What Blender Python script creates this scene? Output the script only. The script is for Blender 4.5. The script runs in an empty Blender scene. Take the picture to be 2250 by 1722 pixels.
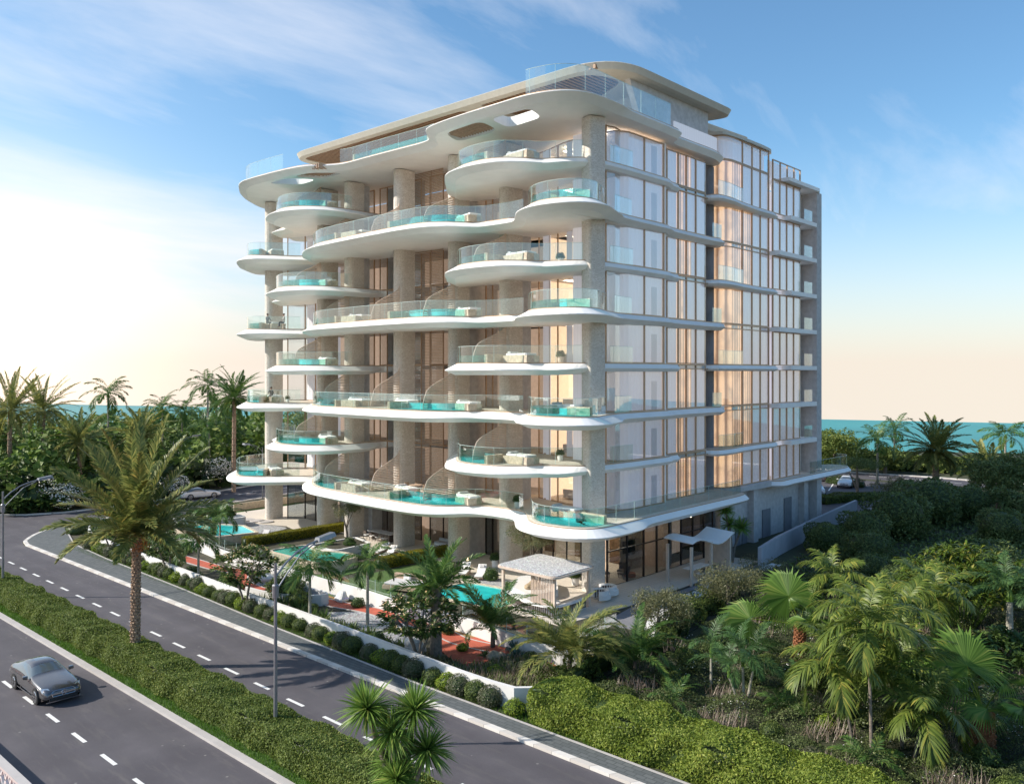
import bpy, bmesh, math, random
import numpy as np
from mathutils import Vector, Matrix, geometry
R = math.radians
random.seed(7); RNG = np.random.default_rng(7)
scene = bpy.context.scene
COL = scene.collection

# ------------------------------------------------------------------ helpers
class MB:
    """collects vertices and faces for ONE mesh object"""
    def __init__(s): s.v = []; s.f = []
    def add(s, V, F):
        n = len(s.v); s.v.extend([tuple(map(float, p)) for p in V]); s.f.extend([tuple(i + n for i in f) for f in F])
        return s
    def box(s, x0, y0, z0, x1, y1, z1):
        V = [(x0,y0,z0),(x1,y0,z0),(x1,y1,z0),(x0,y1,z0),(x0,y0,z1),(x1,y0,z1),(x1,y1,z1),(x0,y1,z1)]
        return s.add(V, [(0,3,2,1),(4,5,6,7),(0,1,5,4),(1,2,6,5),(2,3,7,6),(3,0,4,7)])
    def bar(s, a, b, w, h, up=(0,0,1)):
        a, b = Vector(a), Vector(b); d = (b - a).normalized(); u = Vector(up)
        sd = d.cross(u)
        if sd.length < 1e-4: sd = d.cross(Vector((1,0,0)))
        sd.normalize(); u = sd.cross(d)
        o = [sd*(w/2)*i + u*(h/2)*j for i, j in ((-1,-1),(1,-1),(1,1),(-1,1))]
        V = [a + q for q in o] + [b + q for q in o]
        return s.add(V, [(3,2,1,0),(4,5,6,7),(0,1,5,4),(1,2,6,5),(2,3,7,6),(3,0,4,7)])
    def tube(s, pts, rad, n=8, cap=True):
        pts = [Vector(p) for p in pts]
        if not hasattr(rad, '__len__'): rad = [rad]*len(pts)
        rings = []; ref = None
        for i, p in enumerate(pts):
            d = (pts[min(i+1, len(pts)-1)] - pts[max(i-1, 0)]).normalized()
            if ref is None: ref = d.cross(Vector((0,0,1))) if abs(d.z) < .95 else Vector((1,0,0))
            ref = (ref - d*ref.dot(d)).normalized(); w = d.cross(ref)
            rings.append([p + (ref*math.cos(2*math.pi*k/n) + w*math.sin(2*math.pi*k/n))*rad[i] for k in range(n)])
        V = [q for r in rings for q in r]; F = []
        for i in range(len(pts)-1):
            for k in range(n):
                F.append((i*n+k, i*n+(k+1)%n, (i+1)*n+(k+1)%n, (i+1)*n+k))
        if cap: F.append(tuple(range(n))[::-1]); F.append(tuple((len(pts)-1)*n+k for k in range(n)))
        return s.add(V, F)
    def lathe(s, prof, c=(0,0,0), n=16):
        V = [(c[0]+r*math.cos(2*math.pi*k/n), c[1]+r*math.sin(2*math.pi*k/n), c[2]+z) for r, z in prof for k in range(n)]
        F = [(i*n+k, i*n+(k+1)%n, (i+1)*n+(k+1)%n, (i+1)*n+k) for i in range(len(prof)-1) for k in range(n)]
        F.append(tuple(range(n))[::-1]); F.append(tuple((len(prof)-1)*n+k for k in range(n)))
        return s.add(V, F)
    def prism(s, poly, z0, z1, holes=()):
        rings = [list(poly)] + [list(h) for h in holes]
        tri = geometry.tessellate_polygon([[Vector((p[0], p[1], 0)) for p in r] for r in rings])
        flat = [p for r in rings for p in r]; n = len(flat)
        V = [(p[0], p[1], z1) for p in flat] + [(p[0], p[1], z0) for p in flat]
        F = []
        for t in tri:
            a, b, c = [flat[i] for i in t]
            ar = (b[0]-a[0])*(c[1]-a[1]) - (b[1]-a[1])*(c[0]-a[0])
            if ar < 0: t = (t[0], t[2], t[1])
            F.append(tuple(t)); F.append(tuple(i+n for i in reversed(t)))
        o = 0
        for r in rings:
            m = len(r)
            for k in range(m):
                F.append((o+k, o+k+n, o+(k+1) % m+n, o+(k+1) % m))
            o += m
        return s.add(V, F)
    def wall(s, path, z0, z1, th, closed=False):
        """vertical strip following a plan path, with thickness th (centred)"""
        L = offset(path, th/2, closed); Rr = offset(path, -th/2, closed); n = len(path)
        V = []
        for a, b in zip(L, Rr): V += [(a[0],a[1],z0),(b[0],b[1],z0),(b[0],b[1],z1),(a[0],a[1],z1)]
        F = []
        for i in range(n if closed else n-1):
            j = (i+1) % n
            for k in range(4): F.append((i*4+k, i*4+(k+1)%4, j*4+(k+1)%4, j*4+k))
        if not closed: F.append((3,2,1,0)); F.append(((n-1)*4, (n-1)*4+1, (n-1)*4+2, (n-1)*4+3))
        return s.add(V, F)
    def build(s, name, mat, parent=None, smooth=False, loc=None, bevel=0):
        me = bpy.data.meshes.new(name); me.from_pydata(s.v, [], s.f); me.update()
        return link(name, me, mat, parent, smooth, loc, bevel, recalc=True)

def link(name, me, mat, parent=None, smooth=False, loc=None, bevel=0, recalc=False):
    if recalc:
        bm = bmesh.new(); bm.from_mesh(me); bmesh.ops.recalc_face_normals(bm, faces=bm.faces); bm.to_mesh(me); bm.free()
    if mat: me.materials.append(mat)
    o = bpy.data.objects.new(name, me); COL.objects.link(o)
    if parent is not None: o.parent = parent
    if loc is not None: o.location = loc
    if smooth: me.polygons.foreach_set('use_smooth', [True]*len(me.polygons))
    if bevel:
        b = o.modifiers.new('b', 'BEVEL'); b.width = bevel; b.segments = 2; b.limit_method = 'ANGLE'; b.angle_limit = R(50)
    return o

def npmesh(name, V, F, mat, parent=None, smooth=False, loc=None):
    """numpy verts (n,3), quads (m,4)"""
    V = np.asarray(V, dtype=np.float32).reshape(-1, 3); F = np.asarray(F, dtype=np.int32).reshape(-1, 4)
    me = bpy.data.meshes.new(name)
    me.vertices.add(len(V)); me.vertices.foreach_set('co', V.ravel())
    me.loops.add(F.size); me.loops.foreach_set('vertex_index', F.ravel())
    me.polygons.add(len(F)); me.polygons.foreach_set('loop_start', np.arange(0, F.size, 4, dtype=np.int32))
    me.update(); me.validate()
    return link(name, me, mat, parent, smooth, loc)

def tag(o, label=None, cat=None, group=None, kind=None):
    if label: o['label'] = label
    if cat: o['category'] = cat
    if group: o['group'] = group
    if kind: o['kind'] = kind
    return o
def thing(name, label, cat, loc=(0,0,0), rz=0, group=None):
    o = bpy.data.objects.new(name, None); COL.objects.link(o); o.location = loc; o.rotation_euler = (0,0,rz); o.empty_display_size = .3
    return tag(o, label, cat, group)
def copy_tree(o, loc=None, rz=None, sc=None, label=None, parent=None, group=None):
    c = o.copy(); COL.objects.link(c)
    if parent is not None: c.parent = parent
    if loc is not None: c.location = loc
    if rz is not None: c.rotation_euler = (0, 0, rz)
    if sc is not None: c.scale = (sc, sc, sc) if not hasattr(sc, '__len__') else sc
    if label: c['label'] = label
    if group: c['group'] = group
    for ch in list(o.children): copy_tree(ch, parent=c)
    return c
def setting(o): o['kind'] = 'structure'; return o

def catmull(P, closed=True, step=.35):
    P = [Vector((p[0], p[1])) for p in P]; n = len(P); out = []
    rng = range(n) if closed else range(n-1)
    for i in rng:
        g = (lambda k: P[k % n]) if closed else (lambda k: P[max(0, min(n-1, k))])
        p0, p1, p2, p3 = g(i-1), g(i), g(i+1), g(i+2)
        m = max(1, int((p2-p1).length/step)); m = min(m, 14)
        for k in range(m):
            t = k/m
            a = .5*((2*p1) + (-p0+p2)*t + (2*p0-5*p1+4*p2-p3)*t*t + (-p0+3*p1-3*p2+p3)*t**3)
            out.append((a.x, a.y))
    if not closed: out.append((P[-1].x, P[-1].y))
    return out
def roundpoly(P, r=None, seg=6):
    """polygon with corners (x,y,radius) rounded by arcs (quadratic)"""
    out = []; n = len(P)
    for i in range(n):
        p = Vector(P[i][:2]); rr = P[i][2] if len(P[i]) > 2 else (r or 0)
        a = Vector(P[i-1][:2]) - p; b = Vector(P[(i+1) % n][:2]) - p
        if rr <= 0: out.append((p.x, p.y)); continue
        q = min(rr, a.length*.48, b.length*.48); A = p + a.normalized()*q; B = p + b.normalized()*q
        for k in range(seg+1):
            t = k/seg; c = A*(1-t)**2 + p*2*t*(1-t) + B*t*t; out.append((c.x, c.y))
    return out
def offset(path, d, closed=True):
    n = len(path); out = []
    dd = d if hasattr(d, '__len__') else [d]*n
    for i in range(n):
        a = path[i-1] if (closed or i > 0) else path[i]; b = path[(i+1) % n] if (closed or i < n-1) else path[i]
        t = Vector((b[0]-a[0], b[1]-a[1]))
        if t.length < 1e-9: t = Vector((1,0))
        t.normalize(); out.append((path[i][0]+t.y*dd[i], path[i][1]-t.x*dd[i]))
    return out
def area(P): return .5*sum(P[i-1][0]*P[i][1]-P[i][0]*P[i-1][1] for i in range(len(P)))

# ------------------------------------------------------------------ materials
class NT:
    def __init__(s, name):
        s.m = bpy.data.materials.new(name); s.m.use_nodes = True; s.t = s.m.node_tree; s.n = s.t.nodes
        s.n.clear(); s.out = s.n.new('ShaderNodeOutputMaterial')
    def node(s, typ, **kw):
        x = s.n.new('ShaderNode'+typ)
        for k, v in kw.items():
            if k.startswith('_'): setattr(x, k[1:], v)
            else:
                key = {'Base': 'Base Color'}.get(k, k.replace('__', ' '))
                s.put(x.inputs[key], v)
        return x
    def put(s, inp, v):
        if isinstance(v, bpy.types.NodeSocket): s.t.links.new(v, inp)
        elif hasattr(v, '__len__') and len(v) == 3 and inp.type == 'RGBA': inp.default_value = (*v, 1)
        else: inp.default_value = v
    def coords(s, sc=(1,1,1), gen=False, world=False):
        if world:
            g = s.n.new('ShaderNodeNewGeometry').outputs['Position']
        else: g = s.n.new('ShaderNodeTexCoord').outputs['Object']
        mp = s.n.new('ShaderNodeMapping'); s.t.links.new(g, mp.inputs['Vector']); mp.inputs['Scale'].default_value = sc
        return mp.outputs[0]
    def noise(s, sc=5, detail=4, vec=None, rough=.55):
        x = s.node('TexNoise', Scale=sc, Detail=detail, Roughness=rough)
        if vec is not None: s.t.links.new(vec, x.inputs['Vector'])
        return x.outputs['Fac']
    def ramp(s, fac, stops):
        x = s.n.new('ShaderNodeValToRGB'); s.t.links.new(fac, x.inputs[0]); e = x.color_ramp.elements
        while len(e) < len(stops): e.new(.5)
        for i, (p, c) in enumerate(stops): e[i].position = p; e[i].color = (*c, 1) if len(c) == 3 else c
        return x.outputs[0]
    def mix(s, fac, a, b, typ='MIX'):
        x = s.n.new('ShaderNodeMix'); x.data_type = 'RGBA'; x.blend_type = typ
        s.put(x.inputs[0], fac); s.put(x.inputs[6], a if isinstance(a, bpy.types.NodeSocket) else (*a, 1)); s.put(x.inputs[7], b if isinstance(b, bpy.types.NodeSocket) else (*b, 1))
        return x.outputs[2]
    def math(s, op, a, b=0.):
        x = s.n.new('ShaderNodeMath'); x.operation = op; s.put(x.inputs[0], a); s.put(x.inputs[1], b); return x.outputs[0]
    def bump(s, h, st=.3, dist=.02):
        return s.node('Bump', Height=h, Strength=st, Distance=dist).outputs[0]
    def pbr(s, col, rough=.6, metal=0., normal=None, coat=0., trans=0., emis=None, est=0., spec=None, sub=0.):
        x = s.n.new('ShaderNodeBsdfPrincipled'); s.put(x.inputs['Base Color'], col); s.put(x.inputs['Roughness'], rough); s.put(x.inputs['Metallic'], metal)
        if normal is not None: s.put(x.inputs['Normal'], normal)
        if coat: x.inputs['Coat Weight'].default_value = coat; x.inputs['Coat Roughness'].default_value = .05
        if trans: x.inputs['Transmission Weight'].default_value = trans
        if spec is not None: x.inputs['Specular IOR Level'].default_value = spec
        if emis is not None: s.put(x.inputs['Emission Color'], emis); x.inputs['Emission Strength'].default_value = est
        return x.outputs[0]
    def done(s, sh): s.t.links.new(sh, s.out.inputs['Surface']); return s.m

def simple(name, col, rough=.6, metal=0., var=.12, nsc=3., bump=0., bsc=40., coat=0., world=False, **k):
    t = NT(name); c = t.coords(world=world); n = t.noise(nsc, 5, c)
    a = tuple(x*(1-var) for x in col); b = tuple(min(1, x*(1+var)) for x in col)
    cc = t.ramp(n, [(.3, a), (.7, b)])
    nm = t.bump(t.noise(bsc, 4, c), bump, .02) if bump else None
    return t.done(t.pbr(cc, rough, metal, nm, coat, **k))

def m_travertine():
    t = NT('travertine'); c = t.coords((1,1,2.6)); n1 = t.noise(1.1, 6, c, .65); n2 = t.noise(7, 6, c, .75); v = t.coords((3.2,3.2,6.5))
    vor = t.node('TexVoronoi', Vector=v, Scale=1.).outputs['Distance']
    base = t.ramp(n1, [(.3,(.62,.57,.51)),(.55,(.73,.68,.62)),(.75,(.82,.78,.73))])
    c2 = t.mix(t.ramp(n2, [(.42,(0,0,0)),(.58,(1,1,1))]), (.54,.48,.41), base)
    pit = t.ramp(vor, [(.08,(0,0,0)),(.26,(1,1,1))])
    c3 = t.mix(pit, (.46,.40,.34), c2)
    return t.done(t.pbr(c3, .8, 0, t.bump(n2, .6, .03)))
def m_glass(name, tint, refl=1.5, rough=.0):
    t = NT(name); tr = t.node('BsdfTransparent', Color=tint).outputs[0]; gl = t.node('BsdfGlossy', Color=(1,1,1), Roughness=rough).outputs[0]
    lw = t.n.new('ShaderNodeLayerWeight'); lw.inputs['Blend'].default_value = .5; r0 = ((refl-1)/(refl+1))**2
    f = t.math('ADD', t.math('MULTIPLY', t.math('POWER', lw.outputs['Facing'], 3.5), .6), r0*1.1)
    mx = t.n.new('ShaderNodeMixShader'); t.t.links.new(f, mx.inputs[0]); t.t.links.new(tr, mx.inputs[1]); t.t.links.new(gl, mx.inputs[2])
    return t.done(mx.outputs[0])
def m_leaf(name, dark, light, tip=None, trans=.35, rough=.45, tsc=.5):
    t = NT(name); g = t.n.new('ShaderNodeNewGeometry'); rnd = g.outputs['Random Per Island']
    n = t.noise(tsc, 3, t.coords()); f = t.math('ADD', t.math('MULTIPLY', rnd, .65), t.math('MULTIPLY', n, .45))
    stops = [(.15, dark), (.75, light)]
    if tip: stops.append((.97, tip))
    c = t.ramp(f, stops)
    p = t.pbr(c, rough, spec=.35); tl = t.node('BsdfTranslucent', Color=c).outputs[0]
    mx = t.n.new('ShaderNodeMixShader'); mx.inputs[0].default_value = trans; t.t.links.new(p, mx.inputs[1]); t.t.links.new(tl, mx.inputs[2])
    return t.done(mx.outputs[0])
def m_emit(name, col, st):
    t = NT(name); return t.done(t.node('Emission', Color=col, Strength=st).outputs[0])
def m_bricks(name, c1, c2, mortar, w, h, rot=0, ms=.012, rough=.8):
    t = NT(name); mp = t.n.new('ShaderNodeMapping'); g = t.n.new('ShaderNodeNewGeometry'); t.t.links.new(g.outputs['Position'], mp.inputs[0]); mp.inputs['Rotation'].default_value = (0,0,rot)
    b = t.node('TexBrick', Vector=mp.outputs[0], Color1=c1, Color2=c2, Mortar=mortar, Scale=1.); b.inputs['Brick Width'].default_value = w; b.inputs['Row Height'].default_value = h; b.inputs['Mortar Size'].default_value = ms
    n = t.noise(.5, 4, t.coords(world=True)); c = t.mix(t.ramp(n, [(.3,(.75,.75,.75)),(.7,(1.15,1.15,1.15))]), (0,0,0), b.outputs[0], 'MULTIPLY') if 0 else t.mix(t.math('MULTIPLY', n, .5), b.outputs[0], c1)
    return t.done(t.pbr(c, rough, 0, t.bump(b.outputs['Fac'], -.3, .01)))

def m_asphalt():
    t = NT('asphalt'); c = t.coords(world=True); n1 = t.noise(.35, 5, c); n2 = t.noise(60, 3, c); st = t.noise(2.2, 8, t.coords((1,.15,1), world=True), .7)
    a = t.ramp(n1, [(.3,(.070,.062,.072)),(.5,(.085,.077,.087)),(.7,(.108,.098,.108))])
    b = t.mix(t.ramp(n2, [(.55,(0,0,0)),(.75,(.5,.5,.5))]), a, (.19,.18,.18))
    d = t.mix(t.ramp(st, [(.52,(0,0,0)),(.72,(.55,.55,.55))]), b, (.16,.145,.135))
    v = t.node('TexVoronoi', Vector=c, Scale=1.3).outputs['Distance']
    e = t.mix(t.ramp(v, [(.05,(.6,.6,.6)),(.09,(0,0,0))]), d, (.35,.33,.30))
    sp = t.n.new('ShaderNodeSeparateXYZ'); t.t.links.new(c, sp.inputs[0]); wv = t.math('SINE', t.math('MULTIPLY', sp.outputs[0], 3.5)); wt = t.math('MULTIPLY', t.math('ADD', t.math('MULTIPLY', wv, .5), .5), t.noise(.25, 3, t.coords((1,.2,1), world=True)))
    e = t.mix(t.math('MULTIPLY', wt, .55), e, (.055,.05,.056))
    return t.done(t.pbr(e, .78, 0, t.bump(n2, .5, .01)))
def m_water(name, col, rough=.05, bsc=3., bst=.15, var=.3, est=0.):
    t = NT(name); c = t.coords(world=True); n = t.noise(bsc, 4, c); n0 = t.noise(bsc*.25, 3, c)
    cc = t.ramp(n0, [(.3, tuple(x*(1-var) for x in col)), (.7, tuple(min(1, x*(1+var)) for x in col))])
    return t.done(t.pbr(cc, rough, 0, t.bump(n, bst, .05)))

M = {}
M['white'] = simple('white_render', (.86,.85,.83), .55, var=.04, nsc=.8, bump=.05)
M['trav'] = m_travertine()
M['concrete'] = simple('grey_render', (.50,.49,.485), .8, var=.14, nsc=2.5, bump=.2, bsc=8)
M['concrete_dark'] = simple('dark_render', (.20,.20,.215), .8, var=.1, nsc=1.5, bump=.2)
M['canopy'] = simple('canopy_render', (.56,.53,.46), .6, var=.05)
M['bronze'] = simple('bronze_metal', (.50,.34,.22), .42, .3, var=.1)
M['darkmetal'] = simple('dark_metal', (.035,.033,.035), .4, .6)
M['greymetal'] = simple('grey_metal', (.24,.245,.26), .42, .5)
M['deck'] = m_bricks('travertine_deck', (.66,.59,.50), (.60,.53,.44), (.42,.36,.30), 1.2, .3)
M['stoneplinth'] = simple('stone_plinth', (.58,.48,.36), .7, var=.25, nsc=4, bump=.3)
M['glass'] = m_glass('balustrade_glass', (.93,.98,.97), 1.8)
M['facade_glass'] = m_glass('facade_glass', (.90,.91,.92), 1.75)
M['dark_glass'] = m_glass('ground_glass', (.62,.66,.68), 1.6)
M['greenedge'] = simple('glass_edge', (.52,.66,.62), .2)
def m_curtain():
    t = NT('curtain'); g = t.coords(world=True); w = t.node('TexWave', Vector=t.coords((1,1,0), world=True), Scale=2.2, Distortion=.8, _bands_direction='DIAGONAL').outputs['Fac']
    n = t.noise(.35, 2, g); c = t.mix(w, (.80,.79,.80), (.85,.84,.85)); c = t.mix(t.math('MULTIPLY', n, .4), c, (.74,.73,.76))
    return t.done(t.pbr(c, .85, emis=(.86,.84,.95), est=.13))  # faint lilac glow added so panels in shade look brighter
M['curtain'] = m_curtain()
def m_litcurtain():
    t = NT('lit_curtain'); g = t.coords(world=True); w = t.node('TexWave', Vector=t.coords((1,1,0), world=True), Scale=1.6, Distortion=1.2, _bands_direction='DIAGONAL').outputs['Fac']
    n = t.noise(.9, 3, g); f = t.math('MULTIPLY', w, n)
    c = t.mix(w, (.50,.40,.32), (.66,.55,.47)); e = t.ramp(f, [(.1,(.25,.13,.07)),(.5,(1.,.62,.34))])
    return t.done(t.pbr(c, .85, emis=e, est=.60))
M['litcurtain'] = m_litcurtain()
M['warm_wall'] = simple('warm_wall', (.58,.46,.36), .7, var=.12, emis=(1.,.68,.42), est=.75)  # wall itself glows, painting in the room's warm lamplight
M['interior'] = simple('interior_wall', (.55,.48,.42), .8, emis=(1.,.7,.5), est=.18)  # slight warm emission put in to brighten the dark interiors
M['marble'] = simple('marble_wall', (.75,.70,.64), .35, var=.15, nsc=2, emis=(1,.75,.5), est=.5)  # emission paints warm room light onto the marble
M['ceil_light'] = m_emit('ceiling_light', (1.,.82,.62), 6.0)
M['wood'] = simple('wood_cladding', (.30,.185,.11), .55, var=.25, nsc=5)
M['slat'] = simple('wood_slat', (.46,.33,.235), .6, var=.15, nsc=5)
M['slat_light'] = simple('pale_slat', (.66,.53,.43), .6, var=.1)
M['pool'] = m_water('pool_water', (.03,.56,.55), .04, 2.2, .10)
M['poolside'] = m_water('pool_glass_side', (.05,.42,.45), .06, 1.2, .05, .35)
M['poolwhite'] = simple('cushion_white', (.82,.80,.77), .85, var=.05, bump=.1)
M['cushion'] = simple('grey_cushion', (.55,.53,.52), .9, var=.06, bump=.15)
M['asphalt'] = m_asphalt()
M['paint'] = simple('road_paint', (.78,.77,.74), .6, var=.12, nsc=8)
def m_kerb():
    t = NT('kerb_stone'); mp = t.coords(world=True); s = t.n.new('ShaderNodeSeparateXYZ'); t.t.links.new(mp, s.inputs[0])
    a = t.math('ADD', t.math('MULTIPLY', s.outputs[1], .52), t.math('MULTIPLY', s.outputs[0], .3)); f = t.math('FRACT', a)
    st = t.math('GREATER_THAN', f, .5); gap = t.math('LESS_THAN', t.math('FRACT', t.math('MULTIPLY', a, 2.)), .03)
    c = t.mix(st, (.60,.55,.50), (.74,.70,.65)); c = t.mix(gap, c, (.3,.28,.26)); c = t.mix(t.math('MULTIPLY', t.noise(6, 5, mp), .35), c, (.45,.42,.38))
    return t.done(t.pbr(c, .85))
M['kerb'] = m_kerb()
M['strip'] = simple('concrete_strip', (.46,.43,.41), .85, var=.1, nsc=1, bump=.2, world=True)
M['paving'] = m_bricks('grey_block_paving', (.10,.11,.112), (.145,.155,.155), (.06,.065,.065), .45, .25, rot=R(90), ms=.02)
M['driveway'] = m_bricks('driveway_blocks', (.20,.19,.20), (.26,.24,.25), (.12,.12,.12), .8, .4, rot=R(30), ms=.03)
M['wallwhite'] = simple('boundary_wall_render', (.70,.68,.655), .8, var=.07, nsc=.7, bump=.15, bsc=6)
M['wallgrey'] = simple('grey_wall_render', (.42,.42,.45), .85, var=.08, nsc=.9)
M['paledoor'] = simple('pale_door', (.66,.65,.68), .6, var=.03, emis=(.86,.84,.95), est=.06)  # weak emission added to lighten the door panel
M['redpath'] = simple('red_rubber', (.46,.10,.055), .85, var=.12, nsc=2, bump=.2, world=True)
M['lawn'] = simple('lawn', (.075,.135,.03), .9, var=.3, nsc=6, bump=.5, bsc=60, world=True)
M['soil'] = simple('garden_soil', (.055,.05,.03), .95, var=.4, nsc=1.2, bump=.5, bsc=10, world=True)
M['sand'] = simple('ochre_mulch', (.30,.17,.06), .95, var=.3, nsc=6, bump=.4, world=True)
def m_gravel(ca=(.58,.56,.55), cb=(.22,.21,.22), nm='gravel'):
    t = NT(nm); c = t.coords(world=True); v = t.node('TexVoronoi', Vector=c, Scale=9.)
    cc = t.ramp(v.outputs['Distance'], [(.1,ca),(.6,cb)]); cc = t.mix(.25, cc, v.outputs['Color'])
    bw = t.n.new('ShaderNodeRGBToBW'); t.t.links.new(cc, bw.inputs[0]); cc = t.mix(.8, cc, bw.outputs[0])
    return t.done(t.pbr(cc, .85, 0, t.bump(v.outputs['Distance'], -1., .05)))
M['gravel'] = m_gravel()
M['palegravel'] = m_gravel((.80,.79,.77),(.36,.35,.35),'pale_gravel')
M['ground'] = simple('coastal_ground', (.05,.055,.025), .95, var=.35, nsc=.3, world=True)
def m_sea():
    t = NT('sea_water'); c = t.coords((1,1,1), world=True); n0 = t.noise(.012, 4, c); n1 = t.noise(.5, 4, t.coords((1,1,1), world=True))
    cc = t.ramp(n0, [(.3,(.015,.19,.17)),(.5,(.02,.26,.235)),(.7,(.05,.34,.30))])
    return t.done(t.pbr(cc, .35, 0, t.bump(n1, .5, .3), spec=.25))
M['sea'] = m_sea()
def m_poolshell():
    t = NT('pool_shell'); tr = t.node('BsdfTransparent', Color=(.62,.93,.93)).outputs[0]; n = t.noise(2.5, 3, t.coords(world=True)); gl = t.node('BsdfGlossy', Color=(1,1,1), Roughness=.03, Normal=t.bump(n, .1, .05)).outputs[0]
    lw = t.n.new('ShaderNodeLayerWeight'); lw.inputs['Blend'].default_value = .5; f = t.math('ADD', t.math('MULTIPLY', t.math('POWER', lw.outputs['Facing'], 3.), .8), .05)
    mx = t.n.new('ShaderNodeMixShader'); t.t.links.new(f, mx.inputs[0]); t.t.links.new(tr, mx.inputs[1]); t.t.links.new(gl, mx.inputs[2]); return t.done(mx.outputs[0])
M['poolshell'] = m_poolshell()
M['poollining'] = simple('pool_lining', (.15,.60,.61), .5, var=.12, nsc=2, world=True)
M['pool2'] = m_water('green_pool_water', (.03,.36,.27), .04, 2.2, .10)
M['rock'] = simple('white_rock', (.60,.585,.56), .8, var=.15, nsc=3, bump=.8, bsc=5)
M['rocktan'] = simple('tan_rock', (.38,.29,.19), .85, var=.25, nsc=3, bump=.8, bsc=5)
M['bark'] = simple('grey_bark', (.22,.18,.145), .9, var=.3, nsc=8, bump=.6, bsc=20)
M['barkdark'] = simple('dark_bark', (.13,.10,.075), .9, var=.35, nsc=8, bump=.6)
M['barkdate'] = simple('date_bark', (.34,.24,.165), .9, var=.5, nsc=9, bump=.8, bsc=20)
M['barkred'] = simple('fibrous_bark', (.28,.115,.05), .9, var=.45, nsc=12, bump=.8)
M['lf_mass'] = m_leaf('shade_tree_leaf', (.045,.08,.025), (.15,.20,.06), (.27,.29,.10), trans=.25, rough=.6)
M['barkpale'] = simple('pale_palm_trunk', (.33,.31,.25), .85, var=.3, nsc=6, bump=.4)
M['lf_date'] = m_leaf('date_frond', (.07,.125,.035), (.32,.33,.095), (.55,.40,.11))
M['lf_areca'] = m_leaf('areca_frond', (.05,.095,.016), (.19,.25,.045), (.48,.40,.08), trans=.4)
M['lf_green'] = m_leaf('green_frond', (.03,.09,.025), (.12,.22,.05), (.28,.28,.05))
M['lf_teal'] = m_leaf('blue_green_frond', (.03,.075,.022), (.09,.18,.055), (.18,.26,.08))
M['lf_fan'] = m_leaf('fan_leaf', (.07,.15,.02), (.20,.33,.06), (.40,.40,.10), trans=.4)
M['lf_yucca'] = m_leaf('strap_leaf', (.07,.14,.025), (.24,.38,.07), (.40,.36,.10), trans=.35)
M['lf_hedge'] = m_leaf('hedge_leaf', (.06,.095,.015), (.20,.26,.055), (.36,.36,.09), trans=.3, rough=.65)
M['lf_hedgelight'] = m_leaf('bright_hedge_leaf', (.07,.12,.012), (.27,.34,.05), (.45,.46,.10), trans=.35, rough=.6)
M['lf_yellow'] = m_leaf('yellow_hedge_leaf', (.10,.11,.008), (.33,.30,.025), (.50,.42,.05), trans=.35)
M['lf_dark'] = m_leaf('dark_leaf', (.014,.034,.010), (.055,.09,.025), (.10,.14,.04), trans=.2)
M['lf_jungle'] = m_leaf('jungle_leaf', (.03,.075,.012), (.19,.29,.05), (.42,.42,.12), trans=.35, rough=.55, tsc=.15)
M['lf_olive'] = m_leaf('olive_leaf', (.07,.08,.03), (.21,.21,.10), (.33,.31,.17), trans=.25)
M['lf_frang'] = m_leaf('plumeria_leaf', (.03,.065,.018), (.11,.18,.045), (.24,.28,.08), trans=.3)
M['lf_shrubgrey'] = m_leaf('grey_shrub_leaf', (.06,.07,.04), (.15,.155,.085), (.26,.24,.14), trans=.15)
M['lf_shrubgreen'] = m_leaf('green_shrub_leaf', (.045,.075,.014), (.14,.19,.04), (.27,.29,.07), trans=.25, rough=.6)
M['lf_lime'] = m_leaf('lime_shrub_leaf', (.10,.17,.010), (.32,.42,.05), (.50,.50,.10), trans=.4)
M['lf_ground'] = m_leaf('groundcover_leaf', (.040,.062,.018), (.12,.155,.045), (.26,.27,.13), trans=.15, rough=.7, tsc=.9)
M['lf_ginger'] = m_leaf('ginger_leaf', (.035,.075,.014), (.15,.22,.03), (.52,.40,.09), trans=.35)
M['lf_agave'] = m_leaf('agave_leaf', (.05,.10,.075), (.14,.23,.18), trans=.1)
M['lf_pink'] = m_leaf('pink_grass', (.24,.16,.12), (.42,.33,.26), (.58,.50,.42), trans=.3)
M['grass'] = m_leaf('grass_blade', (.04,.10,.012), (.14,.26,.03), trans=.3)
M['petal_white'] = simple('white_petals', (.80,.78,.72), .7, var=.05)
M['petal_yellow'] = simple('cream_petals', (.72,.52,.26), .7, var=.15)
M['petal_orange'] = simple('date_fruit', (.55,.17,.03), .7, var=.3, nsc=10)
M['petal_purple'] = simple('purple_petals', (.26,.17,.50), .7)
M['carpaint'] = simple('charcoal_paint', (.15,.148,.155), .25, .75, var=.03, coat=1.)
M['carwhite'] = simple('white_paint', (.72,.72,.73), .3, .1, var=.02, coat=1.)
M['carred'] = simple('brown_paint', (.22,.06,.03), .3, .3, var=.02, coat=1.)
M['carglass'] = simple('car_glass', (.10,.125,.14), .05, 0, var=.0, coat=1., spec=.8)
M['rubber'] = simple('tyre_rubber', (.02,.02,.02), .8)
M['chrome'] = simple('chrome', (.75,.76,.78), .15, 1., var=.02)
M['headlight'] = simple('headlight_glass', (.55,.60,.66), .08, .2, var=.2, nsc=20, coat=1.)
M['black'] = simple('black_plastic', (.02,.02,.022), .4)
M['screen'] = simple('tv_screen', (.015,.016,.02), .12)
M['skin'] = simple('skin', (.42,.26,.18), .6, var=.05)
M['cloth_dark'] = simple('dark_clothing', (.06,.065,.08), .85)
M['cloth_light'] = simple('pale_clothing', (.45,.42,.40), .85)
M['hair'] = simple('dark_hair', (.03,.02,.015), .6)
M['orangefab'] = simple('orange_upholstery', (.5,.16,.05), .8)
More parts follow.
